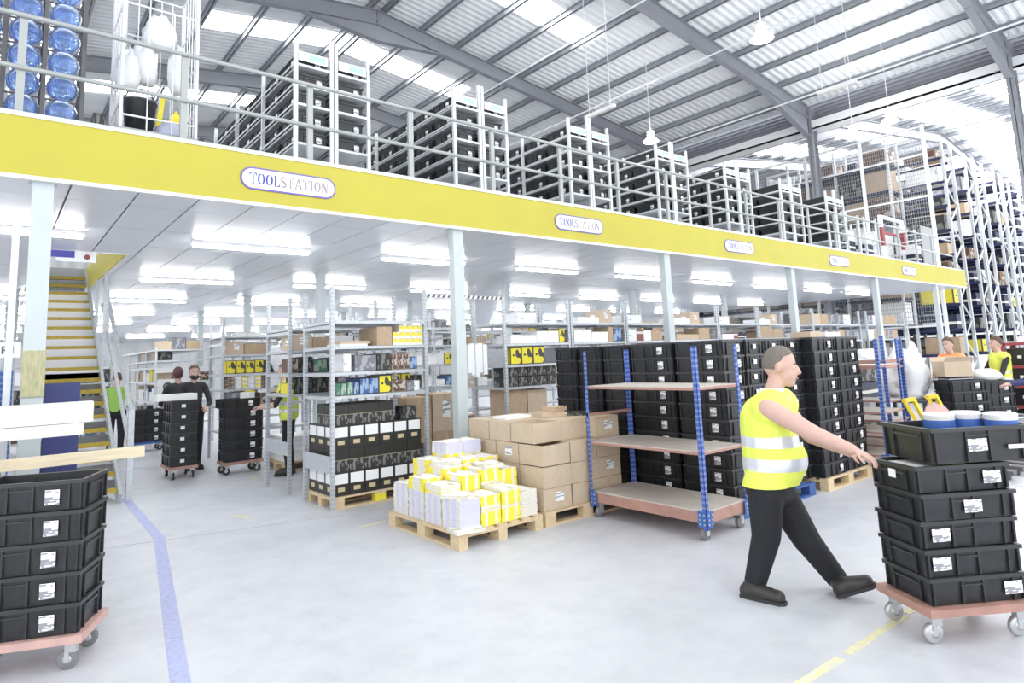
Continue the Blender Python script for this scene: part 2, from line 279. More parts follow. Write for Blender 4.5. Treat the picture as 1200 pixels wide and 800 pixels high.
for k, q in enumerate(((8.9, 6.9), (4.6, 6.9), (13.2, .7), (8.9, .7), (17.5, .7), (4.6, .7))): lamp(q, 8.6, 11, 'added unseen lamp above the near aisle brightening the roof, %s of its row' % ORD[k])  # extra lamps added outside the view to lighten the roof
def batten(px, z, ztop, label):
    p = atz(*px, z); r = thing('strip_light', label, 'lamp', p, math.pi/2)
    part('housing', MB().box(-.55, -.06, -.03, .55, .06, .05), M['white'], r); part('diffuser', MB().box(-.5, -.045, -.055, .5, .045, -.03), M['cream'], r)
    for s in (-.4, .4): part('suspension_wire', MB().tube((s, 0, .05), (s, 0, zraf(p[0])+.69-z), .01, 6), M['cable'], r)
batten((980, 102), 9.0, 11.1, 'unlit white strip light on two wires before the roof')
batten((703, 131), 8.4, 11.9, 'white strip light on wires above the third upper bin rack')
# ---------------------------------------------------------------- mezzanine
YF, ZS, DECK, XE = 6.6, 3.36, 3.85, 24.3
HX0, HX1, HY0, HY1 = .42, 1.42, 10.35, 15.6          # stair opening
MZ = thing('mezzanine_platform', 'long mezzanine floor with yellow fascia on pale steel columns', 'mezzanine')
t = MB()
for x0, y0, x1, y1 in ((-9, YF+.02, XE, HY0), (-9, HY1, XE, 39.9), (-9, HY0, HX0, HY1), (HX1, HY0, XE, HY1)): t.box(x0, y0, ZS+.03, x1, y1, DECK)
part('deck', t, M['soffit'], MZ)
part('fascia', MB().box(-9, YF, ZS+.01, XE, YF+.02, 3.885), M['yellow'], MZ, label='yellow fascia panel')
part('bottom_trim', MB().box(-9, YF-.012, ZS-.022, XE, YF+.03, ZS+.012), M['white'], MZ)
part('top_trim', MB().box(-9, YF-.012, 3.88, XE, YF+.03, 3.905), M['white'], MZ)
part('kick_plate', MB().box(-9, YF+.03, DECK, XE, YF+.04, 3.935), M['galv'], MZ)
part('end_fascia', MB().box(XE, YF, ZS+.01, XE+.02, 30, 3.885), M['yellow'], MZ)
for nm, bx in (('opening_side', (HX1-.02, HY0, ZS, HX1, HY1, DECK)), ('opening_side', (HX0, HY0, ZS, HX0+.02, HY1, DECK)), ('opening_front', (HX0, HY0, ZS, HX1, HY0+.02, DECK))):
    part(nm, MB().box(*bx), M['yellow'], MZ)
part('opening_trim', MB().box(HX0-.03, HY0-.03, ZS-.015, HX1+.03, HY0, ZS).box(HX1, HY0, ZS-.015, HX1+.03, HY1, ZS), M['white'], MZ)
# ceiling tiles: nearest 300 one by one, the rest joined
GX, GY = .525, 1.19
tm = MB().box(.008, .01, 0, GX-.008, GY-.01, .016).mesh('ceiling_tile', M['tile'])
cells = []
for i in range(-6, 46):
    for j in range(-1, 28):
        x, y = .47+i*GX, 7.26+j*GY
        y0 = max(y, YF+.06)
        if x < HX1 and x+GX > HX0 and y < HY1 and y+GY > HY0: 
            rects = ([(x, y0, GX, HY0-.03-y0)] if y0 < HY0-.1 else [])+([(HX1+.03, max(y0, HY0-.03), x+GX-HX1-.03, y+GY-max(y0, HY0-.03))] if x+GX > HX1+.05 else [])+([(x, max(y0, HY0-.03), HX0-x, y+GY-max(y0, HY0-.03))] if x < HX0-.05 else [])
            cells += [(0, 3.0, a_, b_, d_, c_) for a_, b_, c_, d_ in rects if c_ > .02 and d_ > .02]
            continue
        px = proj((x+GX/2, y+GY/2, ZS))
        if px[2] < .3: continue
        vis = -60 < px[0] < 1240 and -20 < px[1] < 520
        cells.append((0 if vis else 1, px[2], x, y0, y+GY-y0, GX))
cells.sort()
for k, (nv, dd, x, y, h, gw) in enumerate(cells[:300]):
    link('ceiling_tile', tm, MZ, (x, y, ZS), scale=(gw/GX, h/GY, 1))
t = MB()
for nv, dd, x, y, h, gw in cells[300:]: t.box(x+.006, y+.006, ZS, x+gw-.006, y+h-.006, ZS+.016)
part('ceiling_tile_field', t, M['tile'], MZ, kind='stuff')
colx = [.27+4.3*i for i in range(6)]
cm = MB().box(-.075, -.06, 0, .075, .06, ZS).box(-.11, -.11, 0, .11, .11, .012).box(-.1, -.1, ZS-.014, .1, .1, ZS)
cmesh = cm.mesh('column', M['column'])
for x in colx:
    for y in (YF+.11, YF+4.5, YF+8.8, YF+13.1):
        if y < 12 and y > 8 and x < 1.4: continue
        link('column', cmesh, MZ, (x, y, 0))
part('column_guard', MB().box(.19, YF+.035, 1.52, .35, YF+.05, 1.9), M['pvcpatch'], MZ)
part('downpipe', MB().box(.08, YF+.14, 0, .13, YF+.22, 3.0), M['palegalv'], MZ)
# lights under the mezzanine
hm = MB().box(-.78, -.05, .01, .78, .05, .055).mesh('housing', M['white']); dm = MB().box(-.76, -.045, -.02, .76, .045, .012).mesh('diffuser', M['tube'])
n = 0
for j, y in enumerate((8.9, 12.7, 16.5, 20.3, 24.1, 28.5, 33.5)):
    for i in range(9):
        x = .0+2.72*i
        if HX0-.9 < x < HX1+.9 and HY0 < y < HY1: x = 2.72*i-1.5 if i == 0 else x+.2
        r = thing('ceiling_light', 'long white fluorescent light, %s from the stairs in the %s row under the mezzanine' % (ORD[i], ORD[j]), 'light', (x, y, ZS-.06), 0, 'lights under the mezzanine')
        link('housing', hm, r); link('diffuser', dm, r)
# railing
RL = thing('guard_railing', 'grey two-bar guard railing along the mezzanine edge', 'railing')
part('top_rail', MB().tube((-8, YF+.1, 4.83), (23.6, YF+.1, 4.83), .024, 8), M['railgrey'], RL)
part('mid_rail', MB().tube((-8, YF+.1, 4.35), (23.6, YF+.1, 4.35), .024, 8), M['railgrey'], RL)
pm = MB().box(-.03, -.02, 0, .03, .02, 1.0).mesh('post', M['railgrey'])
for i in range(-4, 18): link('post', pm, RL, (.07+1.29*i, YF+.13, DECK))
# signs with stencil serif lettering
def arc(cx, cy, rx, ry, a0, a1, n): return [(cx+rx*math.cos(math.radians(a0+(a1-a0)*i/n)), cy+ry*math.sin(math.radians(a0+(a1-a0)*i/n))) for i in range(n+1)]
def band(path, w0, w1):
    n = len(path); L = []; Rr = []
    for i, p in enumerate(path):
        q0 = path[max(0, i-1)]; q1 = path[min(n-1, i+1)]; dx, dy = q1[0]-q0[0], q1[1]-q0[1]; l = math.hypot(dx, dy); w = w0+(w1-w0)*math.sin(math.pi*i/(n-1))
        L.append((p[0]-dy/l*w/2, p[1]+dx/l*w/2)); Rr.append((p[0]+dy/l*w/2, p[1]-dx/l*w/2))
    return L+Rr[::-1]
GL = {
 'T': (.78, [[(.28, 0), (.5, 0), (.5, .06), (.46, .08), (.46, .86), (.32, .86), (.32, .08), (.28, .06)], [(0, .7), (.04, .7), (.1, .9), (.29, .92), (.29, 1), (0, 1)], [(.78, .7), (.74, .7), (.68, .9), (.49, .92), (.49, 1), (.78, 1)]]),
 'O': (.8, [arc(.38, .5, .36, .5, 95, 265, 10)+arc(.38, .5, .16, .4, 265, 95, 10), arc(.44, .5, .36, .5, 85, -85, 10)+arc(.44, .5, .16, .4, -85, 85, 10)]),
 'L': (.72, [[(.06, 0), (.3, 0), (.3, .06), (.26, .08), (.26, .94), (.3, 1), (.06, 1), (.11, .94), (.11, .06)], [(.33, 0), (.7, 0), (.7, .32), (.65, .32), (.6, .1), (.33, .08)]]),
 'S': (.66, [band([(.58, .78)]+arc(.32, .74, .24, .21, 30, 180, 7)+[(.14, .62), (.3, .53), (.46, .44)]+arc(.33, .27, .22, .22, 20, -150, 8)+[(.06, .24)], .07, .19)]),
 'A': (.86, [[(.0, 0), (.24, 0), (.24, .06), (.18, .08), (.42, .82), (.38, 1), (.05, .08), (0, .06)], [(.4, 1), (.5, 1), (.8, .08), (.86, .06), (.86, 0), (.5, 0), (.5, .06), (.58, .08)], [(.3, .3), (.52, .3), (.5, .37), (.32, .37)]]),
 'I': (.4, [[(.05, 0), (.35, 0), (.35, .06), (.28, .08), (.28, .92), (.35, .94), (.35, 1), (.05, 1), (.05, .94), (.12, .92), (.12, .08), (.05, .06)]]),
 'N': (.84, [[(.02, 0), (.2, 0), (.2, .06), (.15, .08), (.15, .82), (.08, .92), (.08, .08), (.02, .06)], [(.04, 1), (.28, 1), (.72, .22), (.72, 0), (.6, 0), (.1, .9)], [(.62, 1), (.82, 1), (.82, .94), (.76, .92), (.76, .3), (.69, .3), (.69, .92), (.62, .94)]])}
def sign(x0, x1, z0, z1, label):
    hgt = z1-z0; r = thing('fascia_sign', label, 'sign', ((x0+x1)/2, YF, z0), 0, 'company signs on the yellow fascia')
    W = x1-x0; rad = hgt/2
    def pill(g): return arc(W/2-rad, rad, rad-g, rad-g, -90, 90, 10)+arc(-W/2+rad, rad, rad-g, rad-g, 90, 270, 10)
    part('border', MB().prism(pill(0), lambda u, v, w_: (u, -w_-.001, v), .010), M['border'], r)
    part('panel', MB().prism(pill(.017), lambda u, v, w_: (u, -.0115-w_, v), .002), M['plainpaper'], r)
    word = 'TOOLSTATION'; sp = .06; tot = sum(GL[c][0]+sp for c in word)-sp; s = (W-rad*1.5)/tot; hh = hgt*.5; x = -tot*s/2
    for k, c in enumerate(word):
        t = MB()
        for poly in GL[c][1]: t.prism([(x+u*s, hgt*.25+v*hh) for u, v in poly], lambda u, v, w_: (u, -.014-w_, v), .002)
        part('letter', t, M['ink'] if k < 4 else M['signgrey'], r); x += (GL[c][0]+sp)*s
for k, (xa, lab) in enumerate(((1.87, 'rounded white sign with blue border reading TOOLSTATION, leftmost and nearest'), (6.23, 'rounded sign reading TOOLSTATION, second from the left on the fascia'), (10.57, 'small white fascia sign, middle one of the five'), (14.8, 'small white fascia sign, fourth from the left'), (19.06, 'smallest white fascia sign, farthest right'))):
    sign(xa, xa+1.02, 3.505, 3.74, lab)
# ---------------------------------------------------------------- staircase
ST = thing('staircase', 'steel staircase with yellow-edged treads climbing to the mezzanine', 'staircase', (0, 0, 0))
N = 21; RISE = 3.80/N; RUN = .268; SX0, SX1, SY = .5, 1.37, 10.1
for k in range(1, N):
    z = RISE*k; y = SY+RUN*(k-1)
    tr = part('tread', MB().box(SX0, y, z-.035, SX1, y+.27, z), M['tread'], ST)
    part('nosing', MB().box(SX0, y-.012, z-.055, SX1, y+.03, z+.004), M['nosing'], tr)
    if k < 10: part('upstand', MB().box(SX0, y+.25, z, SX1, y+.262, z+.085), M['tread'], tr)
    if 9 <= k <= 17: part('riser', MB().box(SX0, y+.25, z, SX1, y+.262, z+RISE-.05), M['riser'], ST)
for x in (SX0-.04, SX1):
    part('stringer', MB().bar((x+.02, SY-.1, .02), (x+.02, SY+RUN*20, RISE*20+.12), .04, .24), M['galv'], ST)
def rail(x):
    part('newel_post', MB().box(x-.035, SY-.05, 0, x+.035, SY+.02, 1.19), M['galv'], ST)
    part('post', MB().box(x-.025, SY+RUN*10, RISE*10, x+.025, SY+RUN*10+.05, RISE*10+1.0), M['galv'], ST)
    part('handrail', MB().bar((x, SY-.03, 1.17), (x, SY+RUN*13, RISE*13+1.1), .05, .06), M['galv'], ST)
    part('handrail', MB().bar((x, SY-.03, .65), (x, SY+RUN*13, RISE*13+.58), .04, .05), M['galv'], ST)
rail(1.5)
part('hanger_post', MB().bar((1.40, 12.3, 1.9), (1.40, 12.3, 3.36), .05, .05), M['galv'], ST)
part('hanger_post', MB().bar((1.40, 13.4, 2.5), (1.40, 13.4, 3.36), .05, .05), M['galv'], ST)
sg = thing('warning_sign', 'white sign board with blue strip above the stair top', 'sign', (0, 0, 0))
p0, p1 = aty(66, 293, HY0-.05), aty(112, 308, HY0-.05)
part('board', MB().box(p0[0], HY0-.06, p1[2], p1[0], HY0-.05, p0[2]), M['plainpaper'], sg)
part('blue_strip', MB().box(p0[0]-.12, HY0-.066, (p0[2]+p1[2])/2-.02, (p0[0]+p1[0])/2-.02, HY0-.06, p0[2]), M['ink'], sg)
part('symbol', MB().lathe([(0, 0), (.035, 0), (.035, .004)], 'y', 14, o=(p1[0]-.1, HY0-.066, (p0[2]+p1[2])/2)), M['redpack'], sg)
# ================================================================ building blocks
def bin_mesh(L, W, H, detail=True):
    t = MB(); a = .022
    t.box(-L/2+a, -W/2+a, 0, L/2-a, W/2-a, .006)
    # outer and inner skins of the four walls
    for sx, sy in ((1, 0), (-1, 0), (0, 1), (0, -1)):
        if sx: t.add([(sx*(L/2-a), -W/2+a, 0), (sx*(L/2-a), W/2-a, 0), (sx*(L/2-.012), W/2-.012, H-.02), (sx*(L/2-.012), -W/2+.012, H-.02), (sx*(L/2-a-.008), -W/2+a, .006), (sx*(L/2-a-.008), W/2-a, .006), (sx*(L/2-.022), W/2-.022, H), (sx*(L/2-.022), -W/2+.022, H)], [(0, 1, 2, 3) if sx > 0 else (3, 2, 1, 0), (7, 6, 5, 4) if sx > 0 else (4, 5, 6, 7)])
        else: t.add([(-L/2+a, sy*(W/2-a), 0), (L/2-a, sy*(W/2-a), 0), (L/2-.012, sy*(W/2-.012), H-.02), (-L/2+.012, sy*(W/2-.012), H-.02), (-L/2+a, sy*(W/2-a-.008), .006), (L/2-a, sy*(W/2-a-.008), .006), (L/2-.022, sy*(W/2-.022), H), (-L/2+.022, sy*(W/2-.022), H)], [(3, 2, 1, 0) if sy > 0 else (0, 1, 2, 3), (4, 5, 6, 7) if sy > 0 else (7, 6, 5, 4)])
    for sx in (-1, 1): t.box(min(sx*L/2, sx*(L/2-.022)), -W/2, H-.022, max(sx*L/2, sx*(L/2-.022)), W/2, H, 1)
    for sy in (-1, 1): t.box(-L/2+.022, min(sy*W/2, sy*(W/2-.022)), H-.022, L/2-.022, max(sy*W/2, sy*(W/2-.022)), H, 1)
    if detail:
        for sy in (-1, 1):
            for x in (-L*.46, -L*.17, L*.05, L*.36, L*.46): t.box(x-.006, min(sy*(W/2-.004), sy*(W/2-.026)), .006, x+.006, max(sy*(W/2-.004), sy*(W/2-.026)), H-.02)
            t.box(-L*.16, min(sy*(W/2-.006), sy*(W/2-.026)), H-.05, L*.04, max(sy*(W/2-.006), sy*(W/2-.026)), H-.042, 1)
        for sx in (-1, 1):
            for y in (-W*.44, -W*.27, W*.27, W*.44): t.box(min(sx*(L/2-.004), sx*(L/2-.026)), y-.006, .006, max(sx*(L/2-.004), sx*(L/2-.026)), y+.006, H-.02)
            t.box(min(sx*(L/2-.003), sx*(L/2-.02)), -W*.24, H-.058, max(sx*(L/2-.003), sx*(L/2-.02)), W*.24, H-.044, 1)
    return t.mesh('tote_bin', [M['black'], M['blackrim']])
def card(w=.075, h=.085): return MB().box(-w/2, -.002, -h/2, w/2, 0, h/2).mesh('label_card', M['paper'])
CARD = card(); CARDX = MB().box(0, -.035, -.04, .002, .035, .04).mesh('label_card', M['paper']); CARDXN = MB().box(-.002, -.03, -.025, 0, .03, .025).mesh('label_card', M['plainpaper'])
BIN = {}
def tote(H=.168, L=.6, W=.4, front=True, end=False, nend=False, detail=True):
    k = (H, L, W, front, end, nend, detail)
    if k not in BIN:
        mk = (H, L, W, detail)
        if mk not in BIN: BIN[mk] = bin_mesh(L, W, H, detail)
        ch = []
        if front: ch.append(('label_card', CARD, [], (L*.22, -W/2+.003, H*.46)))
        if end: ch.append(('label_card', CARDX, [], (L/2-.003, W*.22, H*.45)))
        if nend: ch.append(('label_card', CARDXN, [], (-L/2+.003, W*.05, H*.5)))
        BIN[k] = ('tote_bin', BIN[mk], ch, None)
    return BIN[k]
def stack(x, y, z, n, rz, where, group, pitch=.17, jit=.006, jr=.012, **kw):
    top = None
    for i in range(n):
        pos = 'bottom one' if i == 0 else ('topmost' if i == n-1 else '%s from bottom' % ORD[i])
        if n == 1: pos = 'single one'
        sp = tote(H=pitch-.002, **kw)
        top = inst(sp, loc=(x+random.uniform(-jit, jit), y+random.uniform(-jit, jit), z+i*pitch), rz=rz+random.uniform(-jr, jr), label='black tote bin, %s, %s' % (pos, where), cat='bin', group=group)
    return z+n*pitch
def dolly(x, y, rz, label, L=.62, W=.42, z=.2, deckmat='dollywood', wheel='greyrubber', r_=.055):
    r = thing('dolly', label, 'dolly', (x, y, 0), rz)
    part('deck', MB().box(-L/2, -W/2, z-.045, L/2, W/2, z-.002), M[deckmat], r)
    for sx in (-1, 1):
        for sy in (-1, 1):
            cx, cy = sx*(L/2-.07), sy*(W/2-.07)
            c = part('caster', MB().box(cx-.03, cy-.02, r_*1.7, cx+.03, cy+.02, z-.045).box(cx-.03, cy-.024, r_*.8, cx-.005, cy-.018, r_*1.8).box(cx-.03, cy+.018, r_*.8, cx-.005, cy+.024, r_*1.8), M['caster'], r)
            part('wheel', MB().lathe([(0, -.015), (r_-.006, -.016), (r_, -.011), (r_, .011), (r_-.006, .016), (0, .015)], 'y', 16, o=(cx-.018, cy, r_)).lathe([(0, -.0175), (r_*.45, -.0175), (r_*.45, .0175), (0, .0175)], 'y', 12, 1, o=(cx-.018, cy, r_)), [M[wheel], M['caster']], c)
    return r
PAL = {}
def pallet(x, y, label, L=1.2, W=1.0, rz=0.0, m='pallet', odd=None):
    """origin at a corner; long side along local x"""
    r = thing('pallet', label, 'pallet', (x, y, 0), rz)
    for i in range(3):
        yy = (0, W/2-.05, W-.1)[i]; link('bottom_board', MB().box(0, yy, 0, L, yy+.1, .022).mesh('bottom_board', M[m]), r)
        link('stringer_board', MB().box((0, L/2-.07, L-.14)[i], 0, .1, (.14, L/2+.07, L)[i], W, .122).mesh('stringer_board', M[m]), r)
        for j in range(3):
            xx = (0, L/2-.07, L-.14)[j]; mm = M['ylw'] if odd == (j, i) else M[m]
            link('block', MB().box(xx, yy, .022, xx+.14, yy+.1, .1).mesh('block', mm), r)
    for k in range(7):
        yy = k*(W-.1)/6; link('top_board', MB().box(0, yy, .122, L, yy+.1, .142).mesh('top_board', M[m]), r)
    return r
UB = {}
def ubox(key, body, front=None, band=None, spot=None, tape=None, side=True, panels=()):
    """unit carton (origin centre-bottom): body, optional printed front panel, band, label spot, tape seam"""
    if key in UB: return UB[key]
    t = MB(); mats = [body]
    b = .012
    t.add([(sx*(.5-b*(z in (0, 1))), sy*(.5-b*(z in (0, 1))), z) for z in (0, .012, .988, 1) for sx, sy in ((-1, -1), (1, -1), (1, 1), (-1, 1))],
          [(3, 2, 1, 0), (12, 13, 14, 15)]+[(4*k+i, 4*k+(i+1) % 4, 4*k+4+(i+1) % 4, 4*k+4+i) for k in range(3) for i in range(4)])
    def panel(u0, u1, z0, z1, m):
        mats.append(m); mi = len(mats)-1
        t.box(u0, -.505, z0, u1, -.499, z1, mi)
        if side: t.box(-.505, -u1, z0, -.499, -u0, z1, mi)
    if front: panel(-.46, .46, .05, .95, front)
    if band: panel(-.5, .5, band[0], band[1], band[2])
    for q in panels: panel(*q)
    if spot: panel(*spot)
    if tape:
        mats.append(tape); mi = len(mats)-1
        t.box(-.06, -.503, .8, .06, -.5, 1, mi).box(-.06, -.503, 1, .06, .503, 1.004, mi).box(-.498, -.004, .998, .498, .004, 1.002, mi)
    UB[key] = t.mesh(key, mats); return UB[key]
CART = lambda: ubox('cardboard_carton', M['card'], tape=M['tapebrown']); CART2 = lambda: ubox('pale_carton', M['card2'], tape=M['tapebrown']); CART3 = lambda: ubox('dark_carton', M['card3'], tape=M['tapebrown'])
CARTL = lambda: ubox('labelled_carton', M['card2'], tape=M['tapebrown'], spot=(-.1, .22, .35, .8, M['boxlabel']))
PK = {'yellow': ('yellow_box', 'yellow and black boxed tool', lambda: ubox('yellow_box', M['darkgrey'], front=M['yellowpack'])), 'blue': ('blue_box', 'blue printed box', lambda: ubox('blue_box', M['navygoods'], front=M['bluepack'])),
 'grey': ('grey_box', 'grey printed box', lambda: ubox('grey_box', M['darkgrey'], front=M['greypack'])), 'black': ('black_box', 'black product box', lambda: ubox('black_box', M['blackcarton'], front=M['boxart'])),
 'brown': ('brown_box', 'dark brown printed box', lambda: ubox('brown_box', M['card3'], front=M['brownpack'])), 'white': ('white_box', 'white printed box', lambda: ubox('white_box', M['offwhite'], front=M['whitepack'])), 'green': ('green_box', 'green printed box', lambda: ubox('green_box', M['darkgrey'], front=M['greenpack'])),
 'card': ('cardboard_carton', 'brown cardboard carton', CART), 'pale': ('cardboard_carton', 'pale cardboard carton', CART2), 'lab': ('cardboard_carton', 'brown carton with white label', CARTL), 'plain': ('white_box', 'plain white box', lambda: ubox('plain_white_box', M['plainpaper'], tape=M['offwhite'])),
 'ycart': ('yellow_spot_carton', 'small cream carton with yellow print', lambda: ubox('yellow_spot_carton', M['cream'], front=M['yellowart'])), 'red': ('red_box', 'dark red box', lambda: ubox('red_box', M['redpack'], band=(.6, .8, M['offwhite']))), 'navy': ('navy_box', 'navy blue box', lambda: ubox('navy_box', M['navygoods'], band=(.3, .5, M['offwhite'])))}
SEEN = {}
def put(kind, x0, x1, y0, y1, z0, z1, where, group=None, rz=0.0, label=None):
    nm, lab, mk = PK[kind]; me = mk(); lb = label or (lab+' '+where); k = SEEN.get(lb, 0); SEEN[lb] = k+1
    if k:
        lb = None
        cand = (label or lab)+', '+ORD[min(k, 19)]+' from left '+where
        if len(cand.split()) > 16: cand = (label or lab)+', '+ORD[min(k, 19)]+' '+where
        lb = cand; group = group or 'goods '+where
    return link(nm, me, None, ((x0+x1)/2, (y0+y1)/2, z0), rz, (x1-x0, y1-y0, z1-z0), lb, 'box', group or 'goods '+where)
def row(kinds, x0, y0, z, where, d=.35, gap=.01, group=None, along='x'):
    """kinds: list of (kind, width, height)"""
    p = x0
    for kd, w_, h in kinds:
        if kd:
            if along == 'x': put(kd, p, p+w_, y0, y0+d, z, z+h, where, group)
            else: put(kd, y0, y0+d, p, p+w_, z, z+h, where, group)
        p += w_+gap
def shelving(label, x0, y0, w_, d, h, levels, m='galv', pm='galv_post', plates=((.42, .62),), cap=True, upper=None, name='shelving_rack'):
    r = thing(name, label, 'rack', (x0, y0, 0))
    for sx in (0, 1):
        for sy in (0, 1):
            x, y = sx*(w_-.045), sy*(d-.045); link('post', MB().box(x, y, 0, x+.045, y+.045, h).mesh('post', M[pm]), r)
        for z0, z1 in plates: part('end_plate', MB().box(sx*(w_-.012)+.004, .045, z0, sx*(w_-.012)+.008, d-.045, z1), M[m], r)
        part('end_tie', MB().box(sx*(w_-.03), .045, h-.5, sx*(w_-.03)+.03, d-.045, h-.46), M[m], r)
    for z in levels:
        part('shelf', MB().box(.003, .003, z-.008, w_-.003, d-.003, z).box(.048, -.004, z-.035, w_-.048, .002, z).box(.048, d-.002, z-.035, w_-.048, d+.004, z).box(-.003, .048, z-.035, .003, d-.048, z), M[m], r)
    return r
# ================================================================ trolley stacks of bins
def fl(px, z): return atz(*px, z)
c0 = fl((95, 735), .2); th = math.atan2(-.19, .38)*0-.46     # front left trolley
def stack_at(corner, rz, L=.6, W=.4):
    """centre of a bin whose local (+x,-y) corner stands at corner"""
    c, s = math.cos(rz), math.sin(rz); lx, ly = -L/2, W/2
    return corner[0]+c*lx-s*ly, corner[1]+s*lx+c*ly
xq, yq = stack_at((.47, 4.66), -.42)
dolly(xq, yq, -.42, 'wooden dolly on black castors under the front left bin stack', L=.64, W=.45)
stack(xq, yq, .2, 5, -.42, 'on the front left trolley', 'bins on the front left trolley', pitch=.174, end=False)
# trolleys in the aisle under the mezzanine
xq, yq = 2.42, 11.6
dolly(xq, yq, math.pi/2, 'small brown dolly under the bins with long grey box', deckmat='plyedge', wheel='rubber', r_=.06)
zt = stack(xq, yq, .2, 6, math.pi/2, 'on the aisle trolley under a grey box', 'bins on the aisle trolley', pitch=.17, front=False, nend=True)
put('plain', 2.02, 2.62, 11.42, 11.72, zt, zt+.1, '', label='long pale grey box lying across the aisle bin stack', rz=.08)
xq, yq = 3.26, 11.25
dolly(xq, yq, 0.0, 'brown dolly with large castors beside the high-visibility picker', deckmat='plyedge', wheel='rubber', r_=.06)
zt = stack(xq, yq, .2, 5, 0, 'on the trolley beside the picker', 'bins on the picker trolley', pitch=.17)
inst(tote(H=.15), loc=(xq-.05, yq, zt), rz=.1, label='black bin set askew on top of the picker trolley stack', cat='bin', group='bins on the picker trolley')
put('plain', 3.3, 3.42, 11.15, 11.35, zt+.01, zt+.24, '', label='white paper packet sticking out of the askew bin', rz=.5)
xq, yq = 2.72, 16.15
dolly(xq, yq, 0, 'blue dolly under four bins near the staircase', deckmat='blue', wheel='rubber')
stack(xq, yq, .2, 4, 0, 'on the blue dolly behind the stairs', 'bins on the blue dolly')
# trolley pulled by the walking man: stands square to the aisle he walks
C0 = np.array([4.15, 1.49]); RZ = math.atan2(RH[1], RH[0])+.1
UX = np.array([math.cos(RZ), math.sin(RZ)]); ce = C0+UX*.3+np.array([-UX[1], UX[0]])*.2
dolly(ce[0], ce[1], RZ, 'reddish wooden dolly rolled along by the man in the vest', L=.66, W=.46, z=.2, deckmat='plyedge', wheel='caster')
zt = .2; lx = [.25, -.2, -.18, .02, .18]
for i in range(5):
    ob = link('tote_bin', tote(H=.151)[1], None, (ce[0]+random.uniform(-.008, .008), ce[1]+random.uniform(-.008, .008), zt), RZ+random.uniform(-.02, .02), None, 'black tote bin, %s on the walking man\'s trolley' % (['bottom one', 'second from the bottom', 'third from the bottom', 'fourth from the bottom', 'fifth one, holding papers,'][i]), 'bin', 'bins on the walking man\'s trolley')
    link('label_card', MB().box(-.055, -.002, -.035, .055, 0, .035).mesh('label_card', M['paper']), ob, (lx[i] if i else .21, -.197, .075)); zt += .153
link('label_card', CARDXN, ob, (-.297, .0, .09))
pp = link('paper_bundle', MB().box(-.17, -.12, 0, .17, .12, .03).box(.05, -.11, .03, .165, .11, .036, 1).mesh('paper_bundle', [M['plainpaper'], M['ylw']]), None, (ce[0]-RH[0]*.08, ce[1]-RH[1]*.08, zt-.045), RZ, None, 'white and yellow papers inside the fifth bin of the walking man\'s trolley', 'papers')
t2 = ce+RH[:2]*.13
ob = link('tote_bin', bin_mesh(.66, .44, .2), None, (t2[0], t2[1], zt+.012), RZ, None, 'large black bin on top of the walking man\'s trolley, holding tins', 'bin', 'bins on the walking man\'s trolley')
link('label_card', MB().box(-.06, -.002, -.035, .06, 0, .035).mesh('label_card', M['paper']), ob, (-.05, -.217, .1)); link('name_plate', MB().box(-.06, -.003, -.012, .06, 0, .012).mesh('name_plate', M['offwhite']), ob, (.2, -.217, .08))
tin = MB().lathe([(0, 0), (.085, 0), (.085, .24), (.088, .245), (.08, .255), (0, .255)], n=18).lathe([(.0857, .1), (.0857, .215)], n=18, mi=1).mesh('tin', [M['plainpaper'], M['blue']])
for k, (a_, b_) in enumerate(((-.08, .02), (.1, .04), (.22, -.09))):
    q = t2+RH[:2]*a_+FH[:2]*b_; link('paint_tin', tin, None, (q[0], q[1], zt+.02), 0, None, 'white tin with blue label in the large top bin, %s from left' % ORD[k], 'tin', 'tins in the top bin')
# ================================================================ wall of stacked bins by the blue trolley
pallet(5.87, 3.7, 'blue painted pallet under the tall bin stacks behind the man', L=1.5, W=1.35, m='palletblue')
for k, (y0, y1) in enumerate(((3.78, 4.38), (4.42, 5.02))):
    stack(6.06, (y0+y1)/2, .145, 10, -math.pi/2, ('corner broadside stack behind the blue trolley' if k == 0 else 'broadside stack left of the corner stack'), 'bin wall behind the blue trolley', pitch=.164, end=(k == 0))
pallet(5.86, 5.07, 'wooden pallet under the three narrow bin stacks', L=1.2, W=1.38)
for k, y in enumerate((5.3, 5.74, 6.18)):
    stack(6.2, y, .145, 10, 0, '%s narrow stack left of the broadside stacks' % ORD[k], 'bin wall behind the blue trolley', pitch=.164, front=False, nend=False)
xs_ = [aty(px, 480, 3.78)[0] for px in (866, 902, 927, 949)]
for k, x in enumerate((6.52, 6.95, 7.36)):
    stack(x, 4.1, .145, 10, math.pi/2, '%s stack right of the corner, behind the man' % ORD[k], 'bin wall behind the man', pitch=.164, front=False, nend=True)
pallet(7.6, 3.66, 'wooden pallet under the bin stacks right of the man', L=1.2, W=1.0)
for k, x in enumerate((7.83, 8.46)):
    stack(x+.06, 3.88, .145, 10, 0, '%s stack on the pallet right of the man' % ORD[k], 'bin wall right of the man', pitch=.164, end=False)
# loose things on top of the bin wall
for (kd, x0, x1, y0, y1, h, lb) in (('pale', 7.7, 8.0, 3.75, 4.0, .07, 'flat brown carton lying on the bin stacks right of the man'), ('plain', 8.1, 8.5, 3.75, 4.05, .06, 'crumpled white packet on the bin stacks right of the man')):
    put(kd, x0, x1, y0, y1, 1.787, 1.787+h, '', label=lb)
